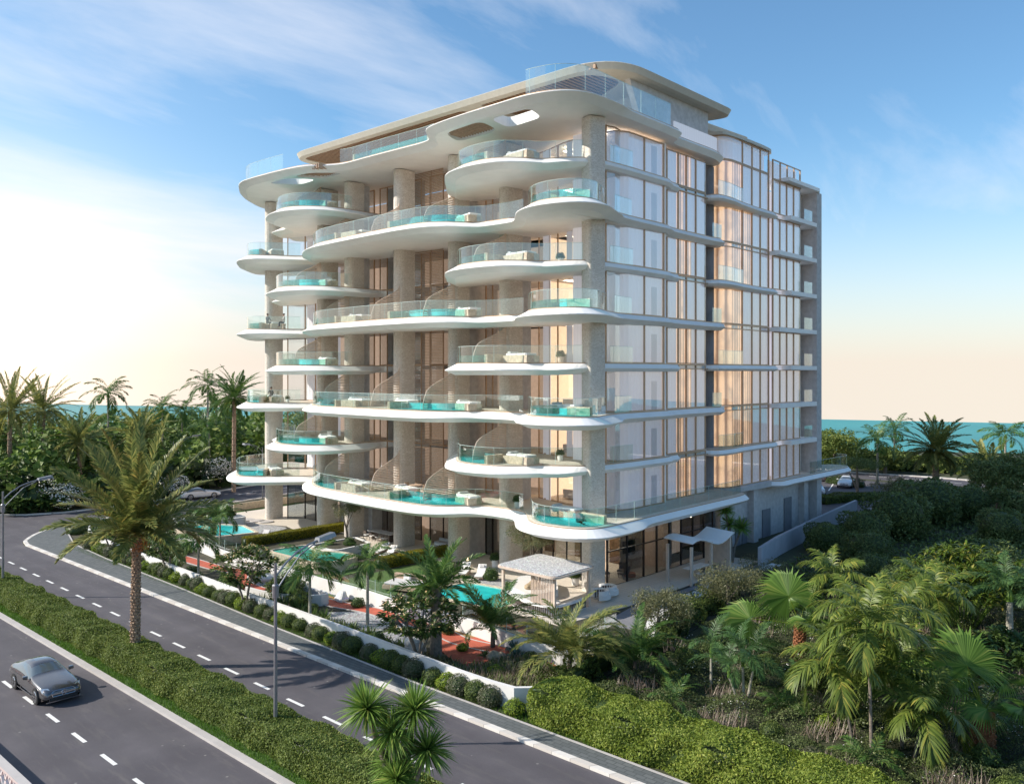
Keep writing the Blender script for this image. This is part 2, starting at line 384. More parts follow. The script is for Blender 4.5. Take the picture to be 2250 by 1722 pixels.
M['brownfab'] = simple('brown_upholstery', (.10,.075,.06), .8)
# ================================================================== BUILDING
Z1 = 5.35; H = 3.6
def LZ(k): return Z1 + H*(k-1)          # level k deck height
B = thing('apartment_building', 'nine storey white apartment building with wavy balconies, travertine fin columns and bronze framed glass', 'apartment building', (0,0,0))

A_LEFT = [(6,46.9),(2,46.6),(-.6,45.0),(-2.6,42.4),(-3.9,40.3),(-4.4,38.9),(-4.1,37.9),(-3.0,37.0),(-1.6,36.0),(0.2,34.9),(3,34.6),(6,34.4)]
A_LEFT1 = [(6,46.9),(2,47.2),(-1.0,46.2),(-3.0,43.8),(-4.3,41.5),(-4.8,39.9),(-4.2,38.5),(-2.8,37.2),(-1.4,36.0),(0.2,34.9),(3,34.6),(6,34.4)]
A_MID = [(3,34.0),(-.5,33.3),(-2.2,31.4),(-3.5,29.3),(-4.2,27.6),(-4.5,26),(-4.8,22),(-5.0,18),(-5.05,14.5),(-4.8,12.4),(-4.0,11.0),(-2.9,10.2),(-2.1,9.2),(-1.8,7.8),(-1.75,6.2),(-1.85,5.2),(-2.4,4.3),(-3.5,3.2),(-4.5,2.1),(-5.05,.9),(-5.1,-.4)]
A_END1 = [(-4.8,-1.9),(-4.0,-2.9),(-2.6,-3.2),(0,-3.15),(5,-3.0),(11,-2.9),(16.4,-2.75),(17.8,-2.2),(18.0,-1.0),(17.6,1),(12,3),(6,3)]
A_END = [(-4.7,-1.6),(-3.9,-2.3),(-2.7,-2.35),(-1.3,-1.8),(0.4,-1.2),(2.2,-.75),(5,-.62),(8.6,-.6),(9.4,-.25),(12,-.12),(16.2,-.12),(17.4,-.3),(18.3,.6),(17.4,2.6),(12,3),(6,3)]
B_LEFT = [(6,44),(2.6,43.2),(0.8,41.5),(0.5,38.6),(-1,37.0),(-3.2,35.9),(-4.6,33.6),(-5.05,31.6),(-4.5,29.6),(-3.1,28.3),(-1.6,27.8),(0.2,27.7),(3,27.7),(6,27.7)]
B_NEAR = [(3,14.6),(0.3,14.0),(-2,11.9),(-3.8,10.1),(-4.9,8.6),(-5.25,6.6),(-4.9,4.7),(-3.7,3.4),(-2.6,2.6),(-1.9,1.4),(-1.2,.5),(-.6,.0),(.5,-.35),(3,-.55),(6,-.6),(8.6,-.6),(9.8,-.2),(11.2,.12),(11,2),(6,3),(4.6,8)]
ROOF = [(6,47.3),(1.5,46.6),(-1.5,44.0),(-3.6,41.0),(-4.8,38.7),(-5.1,36.5),(-4.9,31.5),(-4.4,28.8),(-3.3,27.2),(-2.6,25.4),(-2.5,22),(-2.4,18),(-2.35,15.2),(-2.7,13.6),(-3.9,12.5),(-4.9,11.2),(-5.3,8),(-5.4,4),(-5.4,1.4),(-4.9,-.5),(-3.8,-1.6),(-2.2,-1.9),(2,-1.8),(7,-1.7),(8.8,-1.5),(9.6,-.7),(12,-.6),(15.6,-.6),(17.6,-.2),(18.4,.7),(17.6,2.8),(12,4),(9,8),(9,25),(9,44)]
def rounded_rect(pts, r): return roundpoly([(p[0], p[1], r) for p in pts])
HOLE_A = rounded_rect([(-4.75,5.6),(-4.75,1.9),(-2.6,2.6),(-2.3,6.1)], .8)
HOLE_B = rounded_rect([(-4.5,10.6),(-4.9,6.4),(-2.3,7.1),(-2.2,11.6)], 1.0)
HOLE_C = rounded_rect([(-4.4,35.4),(-4.4,32.2),(-2.2,30.6),(-2.0,33.6)], .9)
HOLE_D = rounded_rect([(-4.3,31.2),(-4.2,28.9),(-2.1,26.6),(-1.9,29.6)], .8)

def slab(ctrl, z, parent, lip=.85, drop=.50, depth=.88, inset=.75, holes=(), rl=.45, rx=1.2, zth=True):
    """deck with sloping fascia to a sharp lip and a chamfered soffit"""
    P = catmull(ctrl)
    if area(P) > 0: P = P[::-1]
    # P clockwise -> offset(+) goes outward?
    t = offset(P, .5)
    if abs(area(t)) < abs(area(P)): sgn = -1
    else: sgn = 1
    # no projection where the outline runs inside the building (x > 2.5 and y > 1)
    w = [0. if (p[0] > 2.2 and p[1] > 1.2) else (rl if (p[0] > rx and p[1] < 1.5) else 1.) for p in P]
    for _ in range(4): w = [(w[i-1]+w[i]+w[(i+1) % len(w)])/3 for i in range(len(w))]
    lp = offset(P, [sgn*lip*q for q in w]); sf = offset(P, [sgn*(lip-inset)*q - sgn*.02 for q in w])
    n = len(P); m = MB()
    zs = [.62+.38*q for q in w] if zth else [1.]*n
    rings = [(P, 0, 0), (P, -.07, 0), (offset(P, [sgn*.06*q for q in w]), -.075, 0), (lp, -drop, 1), (lp, -drop-.05, 1), (sf, -depth, 1)]
    V = [(p[0], p[1], z+dz*(zs[i] if m_ else 1)) for ring, dz, m_ in rings for i, p in enumerate(ring)]; F = []
    for r in range(len(rings)-1):
        for k in range(n): F.append((r*n+k, r*n+(k+1) % n, (r+1)*n+(k+1) % n, (r+1)*n+k))
    m.add(V, F)
    for ring, zz, up in ((P, z, 1), (sf, z-depth, 0)):
        loops = [[Vector((p[0], p[1], 0)) for p in ring]] + [[Vector((p[0], p[1], 0)) for p in h] for h in holes]
        flat = [(v.x, v.y, zz) for l in loops for v in l]
        if not up: flat = [(q[0], q[1], z-depth*zs[i] if i < n else z-depth) for i, q in enumerate(flat)]
        tri = geometry.tessellate_polygon(loops); m.add(flat, [tuple(t) for t in tri])
    for h in holes:
        k = len(h); V = [(p[0], p[1], z) for p in h] + [(p[0], p[1], z-depth) for p in h]
        m.add(V, [(i, (i+1) % k, (i+1) % k+k, i+k) for i in range(k)])
    me = bpy.data.meshes.new('balcony_slab'); me.from_pydata(m.v, [], m.f); me.update()
    bm = bmesh.new(); bm.from_mesh(me); bmesh.ops.remove_doubles(bm, verts=bm.verts, dist=.0005); bmesh.ops.recalc_face_normals(bm, faces=bm.faces); bm.to_mesh(me); bm.free()
    me.materials.append(M['white']); me.materials.append(M['deck']); me.materials.append(M['bronze'])
    for p in me.polygons:
        c = p.center
        if p.normal.z > .9 and c.z > z-.02: p.material_index = 1
        elif c.z > z-.075 and abs(p.normal.z) < .3: p.material_index = 2
    o = link('balcony_slab', me, None, parent)
    return o, P, sgn

def sub(P, cond):
    """longest run of consecutive points meeting cond"""
    n = len(P); ok = [cond(*p) for p in P]
    if all(ok): return P
    s = next(i for i in range(n) if not ok[i]); best = []; cur = []
    for k in range(1, n+1):
        i = (s+k) % n
        if ok[i]: cur.append(P[i])
        else:
            if len(cur) > len(best): best = cur
            cur = []
    return best if len(best) >= len(cur) else cur
def balustrade(P, sgn, z, cond, parent, h=1.2, d=.14, name='balustrade'):
    path = sub(offset(P, -sgn*d), cond)
    if len(path) < 3: return None
    o = MB().wall(path, z+.02, z+h, .018).build(name, M['glass'], parent)
    r = MB().wall(path, z+h, z+h+.022, .03)
    L = 0; last = path[0]
    for a, b in zip(path, path[1:]):
        L += math.dist(a, b)
        if L > 1.9: L = 0; r.box(b[0]-.008, b[1]-.008, z, b[0]+.008, b[1]+.008, z+h)
    r.build('glass_edge', M['greenedge'], o if parent.parent is None else o)
    return o
def plunge_pool(P, sgn, z, cond, parent, width=1.9, hh=.55, d=.24):
    out = sub(offset(P, -sgn*d), cond)
    if len(out) < 3: return
    inn = []
    ctr = Vector((sum(p[0] for p in out)/len(out), sum(p[1] for p in out)/len(out)))
    inn = offset(out, -sgn*width, False)
    inn = [(min(p[0], -.35), p[1]) if p[1] > 3 else p for p in inn]
    poly = out + inn[::-1]
    n = len(poly); m = MB(); V = [(p[0], p[1], z+.02) for p in poly] + [(p[0], p[1], z+hh) for p in poly]
    m.add(V, [(k, (k+1) % n, (k+1) % n+n, k+n) for k in range(n)])
    k = len(out); nn = n - 1
    m2f = [(n+i, n+i+1, n+nn-i-1, n+nn-i) for i in range(k-1)]
    m.add(V, m2f)
    o = m.build('plunge_pool', M['poolshell'], parent)
    lm = MB(); lm.add([(p[0], p[1], z+.03) for p in out+inn[::-1]], [(i, i+1, nn-i-1, nn-i) for i in range(len(out)-1)])
    lm.add([(p[0], p[1], zz) for p in offset(inn, sgn*.04, False) for zz in (z+.02, z+hh-.02)], [(2*i, 2*i+1, 2*i+3, 2*i+2) for i in range(len(inn)-1)]); lm.build('lining', M['poollining'], o)
    for q in (0, -1):       # stone end piers
        a, b = Vector(out[q]), Vector(inn[q]); MB().bar((a.x, a.y, z+hh/2+.02), (b.x, b.y, z+hh/2+.02), .3, hh+.06).build('coping', M['stoneplinth'], o)
    return o

SUN = {'n': 0}; DAYBEDS = []
def daybed(x, y, z, rz, label, plinth=True, s=1., L=2.0):
    t = thing('sun_bed', label, 'sun bed', (x, y, z), rz, 'white cushioned sun beds on the balconies')
    if plinth: MB().box(-L/2-.15, -.62, 0, L/2+.15, .62, .52).build('stone_plinth', M['stoneplinth'], t, bevel=.03)
    zz = .52 if plinth else .1
    if len(DAYBEDS) == 0:
        c = MB(); c.box(-L/2, -.5, 0, -.02, .5, .16); c.box(.02, -.5, 0, L/2, .5, .16)
        DAYBEDS.append(c.build('mattress', M['poolwhite'], t, loc=(0,0,zz), bevel=.05)); DAYBEDS.append(MB().box(-.18,-.42,0,.18,.42,.13).build('pillow', M['cushion'], t, loc=(L/2-.25,0,zz+.16), bevel=.05))
    else:
        for o in DAYBEDS[:2]:
            c = o.copy(); COL.objects.link(c); c.parent = t; c.location = (o.location.x, 0, zz + (0 if o is DAYBEDS[0] else .16))
    return t

ORD = ['', 'first', 'second', 'third', 'fourth', 'fifth', 'sixth', 'seventh', 'eighth', 'roof']
# ---- slabs, balustrades and pools
for k in range(1, 9):
    z = LZ(k)
    if k % 2:
        s, P, g = slab(A_LEFT1 if k == 1 else A_LEFT, z, B)
        balustrade(P, g, z, lambda x, y: x < 4.5 and not (x > -.5 and y < 38), s)
        plunge_pool(P, g, z, lambda x, y: x < -1.5 and 37.7 < y < 43.2, s)
        s, P, g = slab(A_MID + (A_END1 if k == 1 else A_END), z, B)
        balustrade(P, g, z, lambda x, y: (x < -.2 and (y > 4.9 and y < 33.7)), s)
        if k == 1: balustrade(P, g, z, lambda x, y: y < 4.5 and (y < 3 or x < -2.6) and x < 17.5 and y < 3.9 , s, d=.3)
        else:
            balustrade(P, g, z, lambda x, y: y < 4.5 and x < 0 and not (y > 3.6 and x > -2.4), s, d=.14)
            balustrade(P, g, z, lambda x, y: 1.3 < x < 4.2 and y < 0, s, d=.1)
        plunge_pool(P, g, z, lambda x, y: x < -2.3 and 24.4 < y < 29.8, s)
        plunge_pool(P, g, z, lambda x, y: x < -2.0 and 9.9 < y < 17.2, s)
        plunge_pool(P, g, z, lambda x, y: x < (-2.8 if k > 1 else -2.2) and -2.75 < y < 3.2, s, width=2.0, d=.24 if k > 1 else .5)
        m = MB().box(-4.2, 22.0, z, -3.1, 24.1, z+.55).build('stone_bench', M['stoneplinth'], s, bevel=.04)
    else:
        s, P, g = slab(B_LEFT, z, B)
        balustrade(P, g, z, lambda x, y: (x < 3) and (x < -.1 or y > 33), s)
        plunge_pool(P, g, z, lambda x, y: x < -2.0 and 28.3 < y < 35.6, s)
        s, P, g = slab(B_NEAR, z, B, rl=.25, rx=-1.3)
        balustrade(P, g, z, lambda x, y: x < -.6 and y > -.3, s)
        balustrade(P, g, z, lambda x, y: 1.3 < x < 4.2 and y < 0, s, d=.1)
        plunge_pool(P, g, z, lambda x, y: x < -2.2 and 5.6 < y < 11.4, s)
zr = LZ(9)
s, P, g = slab(ROOF, zr, B, lip=.55, drop=.26, depth=.72, inset=.7, zth=False, holes=(HOLE_A, HOLE_B, HOLE_C, HOLE_D))
balustrade(P, g, zr, lambda x, y: x < 7.6 and y < 1.9 and (x < -3 or y < 0), s, h=1.7)
balustrade(P, g, zr, lambda x, y: x < -.5 and y > 32.0, s, h=1.4)
balustrade(P, g, zr, lambda x, y: x < -1 and 14.0 < y < 26.6, s)
plunge_pool(P, g, zr, lambda x, y: x < -1 and 15 < y < 25, s, width=1.5)
m = MB()     # fascia parapet on the near side of the roof slab
for hole, nm in ((HOLE_B, 0), (HOLE_D, 1)):
    xs = [p[0] for p in hole]; ys = [p[1] for p in hole]; m = MB(); y = min(ys)+.2
    while y < max(ys)-.1: m.box(min(xs)-.1, y, zr-.55, max(xs)+.1, y+.06, zr-.12); y += .3
    m.build('slat_panel', M['slat'], s)

# ---- fin columns
FINS = [(0.9,1.75,.62),(9.0,1.9,.52),(14.85,1.75,.55),(21.9,1.8,.58),(29.15,1.75,.58),(33.6,2.0,.52),(43.05,1.7,.58)]
for i, (yc, ln, hw) in enumerate(FINS):
    top = zr - .8
    pl = []
    for a in range(9):
        th = math.pi/2 + math.pi*a/8; pl.append((hw + hw*math.cos(th), yc + hw*math.sin(th)))
    if i == 0: pl = roundpoly([(-.93,-.38,.22),(.28,-.85,.16),(.6,.3,.2),(-.6,.8,.4)])
    else: pl += [(ln, yc-hw), (ln, yc+hw)]
    MB().prism(pl, 0, top).build('fin_column', M['trav'], B)
# concrete blade walls behind fins
for (yc, x0, x1) in ((14.85,1.77,5.4),(29.15,1.77,2.6)):
    MB().box(x0, yc-.3, 0, x1, yc+.3, zr-.9).build('blade_wall', M['concrete'], B)
MB().box(1.92, 8.75, Z1, 3.2, 9.25, zr-.9).build('blade_wall', M['concrete'], B)

# ---- core volumes (rooms' back walls) and floor plates
core = MB(); core.box(10, 6.5, 0, 33, 44, zr-.96); core.build('rear_wall', M['interior'], B)
MB().box(8.6, 2.5, 0, 9.98, 43.5, zr-.97).build('rear_wall', M['interior'], B)
for k in range(1, 9):
    z = LZ(k)
    pl = [(4.05,15.0),(4.05,27.5),(8.58,27.5),(8.58,15.0)]
    if k % 2: MB().prism([(4.2,34.3),(4.2,4.3),(8.58,4.3),(8.58,34.3)], z-.42, z-.02).build('floor_plate', M['concrete'], B)
    else:
        MB().box(4.3, 14.8, z-.35, 8.58, 27.4, z-.02).build('floor_plate', M['concrete'], B)
    MB().box(4.2, 34.6, z-.42, 8.58, 43.4, z-.02).build('floor_plate', M['concrete'], B)
    MB().box(4.9, 1.6, z-.42, 8.58, 14.0, z-.03).build('floor_plate', M['concrete'], B)

# ---- glazing helpers
def glazing(path, z0, z1, mull, mat, frame, name='window', w=.07, rails=(), d=.10, curtain=None, coff=.35, fd=1):
    """one glazed bay: pane + frame sub-part (+ curtain behind)"""
    o = MB().wall(path, z0, z1, .02).build(name, mat, B)
    f = MB()
    dist = [0]
    for a, b in zip(path, path[1:]): dist.append(dist[-1]+math.dist(a, b))
    for t in mull:
        q = t*dist[-1]; i = max(j for j in range(len(dist)) if dist[j] <= q+1e-6); i = min(i, len(path)-2)
        u = (q-dist[i])/max(1e-6, dist[i+1]-dist[i]); a, b = path[i], path[i+1]; x = a[0]+(b[0]-a[0])*u; y = a[1]+(b[1]-a[1])*u
        dx, dy = (b[0]-a[0]), (b[1]-a[1]); l = math.hypot(dx, dy); nx, ny = -dy/l, dx/l
        f.bar((x-nx*d/2, y-ny*d/2, (z0+z1)/2), (x+nx*d/2, y+ny*d/2, (z0+z1)/2), w, z1-z0)
    for zz in (z0+.04, z1-.04) + tuple(rails): f.wall(path, zz-.04, zz+.04, d*.85)
    f.build('frame', frame, o)
    return o
def curtain(path, z0, z1, mat):
    pts = []
    for a, b in zip(path, path[1:]):
        L = math.dist(a, b); n = max(2, int(L/.16)); dx, dy = (b[0]-a[0])/L, (b[1]-a[1])/L
        for i in range(n):
            t = i/n*L; w = .022*math.sin(i*1.9+a[0]*3)
            pts.append((a[0]+dx*t-dy*w, a[1]+dy*t+dx*w))
    pts.append(path[-1])
    return MB().wall(pts, z0, z1, .02).build('curtain', mat, B)

# ---- LEFT facade glazing, level by level
for k in range(0, 9):
    z = LZ(k) if k else 0.02; zt = LZ(k+1) - .45
    if k == 8: zt = zr - .95
    if k == 0: zt = Z1 - .5
    fr = M['bronze'] if k else M['darkmetal']; gm = M['facade_glass'] if k else M['dark_glass']
    # far-left block, curved
    pth = catmull([(2.0,42.0),(3.0,40.6),(2.9,38),(2.2,35.8),(1.9,34.4)], False, .8)
    glazing(pth, z, zt, (0,.25,.5,.75,1), gm, fr, w=.10)
    if k: curtain([(4.4,42),(4.4,36)], z, zt, M['curtain'])
    # bay between columns six and five: timber frames
    glazing([(3.6,32.6),(3.6,29.4)], z, zt, (0,.3,.62,1), gm, fr, w=.12)
    # double-height bays
    dbl = (k >= 1)
    rails = ()
    glazing([(3.6,28.5),(3.6,22.5)], z, zt+ (.45 if dbl and k % 2 and k < 8 else 0), (0,.18,.52,.82,1), gm, fr, w=.08)
    glazing([(3.6,21.3),(3.6,15.4)], z, zt+ (.45 if dbl and k % 2 and k < 8 else 0), (0,.3,.55,.8,1), gm, fr, w=.08)
    if k:
        curtain([(4.3,28.3),(4.3,22.8)], z, zt, M['concrete']); curtain([(4.9,17.6),(4.9,15.2)], z, zt, M['curtain'])  # first is an added grey sheet standing in for reflections in the glass
        # slatted timber shutter beside fourth column
        m = MB(); zz = z+.05
        while zz < zt+.3: m.box(2.6, 18.5, zz, 2.66, 22.6, zz+.07); zz += .135
        m.box(2.67, 20.1, z, 2.72, 20.15, zt+.3); m.build('slat_shutter', M['slat'], B)
    # bay column three to two
    glazing([(3.3,13.9),(3.3,10.0)], z, zt, (0,.2,.5,.78,1), gm, fr, w=.11)
    if k: curtain([(3.9,12.9),(3.9,11.6)], z, zt, M['curtain'])
    # corner living room
    if k:
        inner = catmull([(3.9,8.5),(3.6,7.2),(2.9,5.2),(2.6,3.4)], False, .6)
        glazing(inner, z, zt, (0,.28,.52,1), M['facade_glass'], fr, w=.08)
        MB().box(1.9, 1.5, z, 2.5, 3.4, zt).build('wall_panel', M['curtain'], B)
        MB().box(1.35, 1.4, z, 1.88, 1.5, zt).build('window', M['facade_glass'], B)
    else:
        glazing(catmull([(2.7,8.3),(1.9,5),(1.6,2.2),(1.3,1.4)], False, .8), z, zt, (0,.2,.42,.64,.85,1), gm, fr, rails=(2.9,))
    # interior pieces of the corner room
    if k:
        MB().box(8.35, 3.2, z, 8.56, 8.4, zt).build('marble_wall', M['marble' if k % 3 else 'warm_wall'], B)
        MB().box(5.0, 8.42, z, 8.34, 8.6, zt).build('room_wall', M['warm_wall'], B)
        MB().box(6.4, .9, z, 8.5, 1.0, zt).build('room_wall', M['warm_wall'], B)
        rr = random.Random(k); q = rr.uniform(3.6,5.5)
        MB().box(8.2, q, z, 8.34, q+rr.uniform(.8,1.6), zt-rr.uniform(.1,.8)).build('wall_niche', M['wood'], B)
        m = MB(); [m.box(8.0, 7.2, z+.35+.5*i, 8.34, 8.2, z+.39+.5*i) for i in range(5)]; m.build('shelf', M['wood'], B)
        curtain([(3.75,7.9),(3.45,6.9)], z, zt-.05, M['curtain'])
        if k % 2 == 0: curtain([(3.0,4.9),(2.85,4.2)], z, zt-.05, M['curtain'])
        lt = MB(); lt.box(4.6, 3.4, zt-.12, 7.4, 3.55, zt-.06); lt.box(4.6, 6.4, zt-.12, 7.4, 6.55, zt-.06); lt.box(4.6,3.4,zt-.12,4.75,6.55,zt-.06); lt.box(2.6,1.0,zt-.12,4.2,1.1,zt-.06)
        lt.build('ceiling_light', M['ceil_light'], B)
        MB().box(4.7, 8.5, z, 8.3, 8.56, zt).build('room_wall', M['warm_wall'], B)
# ground floor walls
MB().box(2.4, 28.2, 0, 8.5, 33.4, Z1-.5).build('ground_floor_wall', M['concrete'], B)
MB().box(5.2, 9.2, 0, 5.4, 14.2, Z1-.5).build('ground_floor_wall', M['slat_light'], B)
MB().box(8.0, 2.2, 0.02, 8.58, 27.0, Z1-.5).build('ground_floor_wall', M['interior'], B)
for i in range(6): MB().box(7.9, 3.0+i*3.6, .02, 7.99, 4.4+i*3.6, 3.6).build('wall_niche', M['wood'], B)
m = MB(); m.box(6.7, 1.8, 4.0, 7.9, 8.6, 4.06); m.build('ceiling_light', M['ceil_light'], B)

# ---- wavy slatted privacy screens
def screen(yc, z, zt, reach, parent):
    m = MB(); n = 23; e1 = []
    for i in range(n):
        t = i/(n-1); zz = z + .06 + t*(zt-z-.1)
        if t < .38: x = -reach*(1-.10*(t/.38)**2)
        else:
            u = (t-.38)/.62; x = -reach*(.90 - .90*(u*u*(3-2*u)))
        e1.append((x, zz)); m.box(x-.03, yc-.03, zz-.045, -.02, yc+.03, zz+.045)
    o = m.box(-.07, yc-.03, z+.02, -.01, yc+.03, zt).build('privacy_screen', M['slat_light'], parent)
    e = MB(); e.tube([(x-.02, yc, zz) for x, zz in e1], .04, 6); e.box(-.06, yc-.04, z, -.01, yc+.04, zt); e.build('screen_edge', M['slat_light'], o)
for k in range(1, 9):
    z = LZ(k)
    zt = z + H - .6
    if k % 2:
        for yc, rc in ((28.6,2.9),(21.3,3.1),(14.3,3.4)): screen(yc, z, zt + .3, rc, B)
    else:
        for yc, rc in ((33.1,3.0),(8.5,3.6)): screen(yc, z, zt, rc, B)

# ================= RIGHT facade
def rp(x0, x1, y, step=None): return [(x0, y), (x1, y)]
for k in range(1, 9):
    z = LZ(k); zt = LZ(k+1) - (.5 if k < 8 else .95)
    # first box: X 3.0 - 8.5, rounded corner at the left
    pth = catmull([(3.3,2.4),(2.75,1.2),(2.9,.2),(3.8,-.35)], False, .4) + [(8.5,-.38)]
    tot = 1.6+1.3+5
    glazing(pth, z, zt, (.665,.985), M['facade_glass'], M['bronze'], w=.10, d=.12)
    off = offset(pth, -.3, False); off = [(min(p[0], 8.3), p[1]) for p in off]
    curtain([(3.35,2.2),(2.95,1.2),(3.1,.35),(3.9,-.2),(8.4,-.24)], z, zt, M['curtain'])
    MB().box(6.85,-.29,z,7.6,-.25,z+2.25).build('door', M['paledoor'], B)
    MB().box(8.52, -.42, z-.1, 8.70, 1.0, zt+.05).build('wall_panel', M['white'], B)
    # clear corner glass
    glazing([(1.3,-.1),(2.2,-.25),(3.0,-.1)], z, zt, (0,), M['facade_glass'], M['bronze'])
    # second box
    even = (k % 2 == 0)
    z0 = z if not even else z + .02
    ztt = LZ(k+1) - (.5 if k % 2 == 0 else 0.02)
    if k == 8: ztt = zt
    pth2 = [(8.75,.15),(15.7,.15),(16.05,.5),(16.1,1.2)]
    mul = [(x-8.75)/8.2 for x in (9.7,11.4,12.65,14.15)] + [.87]
    glazing(pth2, z0, ztt, mul, M['facade_glass'], M['bronze'], w=.10, d=.14, rails=((z+.35,) if False else ()))
    if even:       # spandrel with twin transoms
        MB().box(11.3, .24, z-.42, 16.0, .55, z-.0).build('spandrel', M['white'], B)
        f = MB(); f.box(9.0,.05,z-.42,16.1,.2,z-.34); f.build('transom', M['bronze'], B)
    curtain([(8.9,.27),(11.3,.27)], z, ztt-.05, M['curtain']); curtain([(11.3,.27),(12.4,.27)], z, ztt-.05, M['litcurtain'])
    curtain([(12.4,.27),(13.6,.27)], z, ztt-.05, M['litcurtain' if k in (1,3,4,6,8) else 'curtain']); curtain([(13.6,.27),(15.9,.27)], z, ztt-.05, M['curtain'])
    # recess between the two wings
    MB().box(16.3, 3.3, z, 19.6, 3.4, LZ(k+1)-.4).build('wood_wall', M['slat_light'], B)
    f = MB()
    for x in (16.9, 17.6, 18.3, 18.9): f.box(x, 3.1, z, x+.1, 3.28, LZ(k+1)-.4)
    f.build('mullion', M['bronze'], B)
    # slab of the recess / right wing
    if even:
        s, P, g = slab([(16.15,3),(16.2,-.1),(16.6,-.6),(17.8,-.75),(19.3,-.7),(20.4,-.55),(24,-.35),(27.3,-.35),(28.6,.3),(27,2),(22,3)], z, B, lip=.5, drop=.42, depth=.7, inset=.5)
        balustrade(P, g, z, lambda x, y: 16.3 < x < 21.4 and y < -.2, s, d=.1)
    else:
        if k > 1:
            MB().box(16.2, .3, z-.42, 19.2, 3.2, z-.03).build('balcony_floor', M['white'], B)
            MB().wall([(16.25,-.2),(17.8,-.2),(18.0,.1),(18.0,1.2)], z, z+1.2, .02).build('balustrade', M['glass'], B)
        MB().box(20.4, .22, z-.42, 27.3, .6, z).build('spandrel', M['white'], B)
    # right wing first box, curved corner
    pth3 = catmull([(18.9,3.1),(18.75,1.6),(19.2,.45),(20.3,.1)], False, .4) + [(27.3,.1)]
    zb = z if even else z+.0; z3 = LZ(k+1) - (.42 if k % 2 else .02)
    glazing(pth3, z, z3, (.52,.69,.84,.995), M['facade_glass'], M['bronze'], w=.10, d=.14)
    f = MB()
    if not even: f.wall(pth3, z-.45, z-.37, .12); f.build('transom', M['bronze'], B)
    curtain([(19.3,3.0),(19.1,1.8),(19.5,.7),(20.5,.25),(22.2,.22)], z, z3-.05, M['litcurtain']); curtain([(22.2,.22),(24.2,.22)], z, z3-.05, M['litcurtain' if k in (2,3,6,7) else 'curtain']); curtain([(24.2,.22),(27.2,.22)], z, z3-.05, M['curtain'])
    # right wing second box
    z4 = LZ(k+1)-.42
    glazing([(27.55,-.15),(33.6,-.15),(33.8,.2)], z, z4, (.01,.24,.47,.71,.96), M['facade_glass'], M['bronze'], w=.10, d=.14)
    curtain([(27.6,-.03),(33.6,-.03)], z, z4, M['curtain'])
    x0 = 30.0 if even else 27.5
    if k > 1:
        MB().prism([(x0,-.9),(35.9,-.9),(36.8,-.2),(36.1,2.5),(x0,2.5)], z-.42, z-.02).build('balcony_slab', M['white'], B)
        MB().wall([(33.8,-.5),(35.7,-.5),(35.9,0)], z, z+1.2, .02).build('balustrade', M['glass'], B)
        if even: MB().box(27.55,.1,z-.42,30.0,.3,z-.02).build('spandrel', M['curtain'], B)
s, P, g = slab([(27.2,2),(27.3,-.9),(30,-1.0),(36,-1.0),(41,-1.0),(44,-.9),(45.2,.2),(44,2),(36,3)], LZ(1), B, lip=.7, drop=.5, depth=.8, inset=.6)
balustrade(P, g, LZ(1), lambda x, y: x > 34 and y < 1, s)
# curved belly under the right wing at the first level
MB().prism(catmull([(18.2,3),(18.3,1),(19.3,-.1),(21,-.35),(27,-.35),(27.2,3)], True), Z1-.45, Z1-.02).build('balcony_slab', M['concrete'], B)
# solid side volume behind the glazing so that no light leaks
MB().box(9.99, 1.4, Z1-.4, 16.0, 6.4, zr-.98).build('inner_wall', M['concrete'], B)
MB().box(20.6, 1.4, 0, 35.4, 6.4, zr-.98).build('inner_wall', M['curtain'], B)
MB().box(16.1, 3.5, 0, 20.5, 6.4, zr-.98).build('inner_wall', M['slat_light'], B)
# end fin, posts and recess column
MB().box(36.85, -.5, 0, 38.0, 7.5, zr-.3).build('end_wall', M['concrete'], B)
MB().prism(roundpoly([(35.3,.9,.3),(36.4,.9,.3),(36.4,2.0,.3),(35.3,2.0,.3)]), 0, zr-.4).build('fin_column', M['trav'], B)
MB().lathe([(.62,0),(.62,zr-.8)], (18.1,1.4,0), 20).build('round_column', M['concrete_dark'], B, smooth=False)
# ground floor, near wing
gz = Z1-.55
pth = [(1.3,-.2),(6,-.35),(11.5,-.35),(16.0,-.35)]
glazing(pth, 0.02, gz, (0,.16,.30,.42,.54,.66,.78,.9,1), M['dark_glass'], M['darkmetal'], w=.10, d=.14, rails=(2.6, 3.9))
MB().box(9.99, 2.7, 0.02, 16.0, 3.0, gz).build('ground_floor_wall', M['interior'], B)
MB().box(9.6,-.1,.02,9.98,2.6,gz).build('ground_floor_wall', M['slat_light'], B)
MB().box(12.5,2.5,.02,14.2,2.69,3.4).build('wall_niche', M['wood'], B)
MB().box(11.0,.3,4.3,11.1,2.4,4.36).build('ceiling_light', M['ceil_light'], B)
MB().box(5.6, 1.7, 0.02, 8.5, 1.8, 3.4).build('ground_floor_wall', M['stoneplinth'], B)
m = MB()
for x, y in ((3.4,1.2),(5.2,1.6),(7,1.1),(12,.3),(13.6,.3),(6.3,4)): m.lathe([(.02,0),(.12,.06),(.16,.16),(.12,.27),(.02,.32)], (x,y,3.5), 10)
m.build('pendant_light', M['ceil_light'], B)
MB().box(1.2,-.2,.0,9.9,6.2,.03).build('room_floor', M['slat_light'], B)
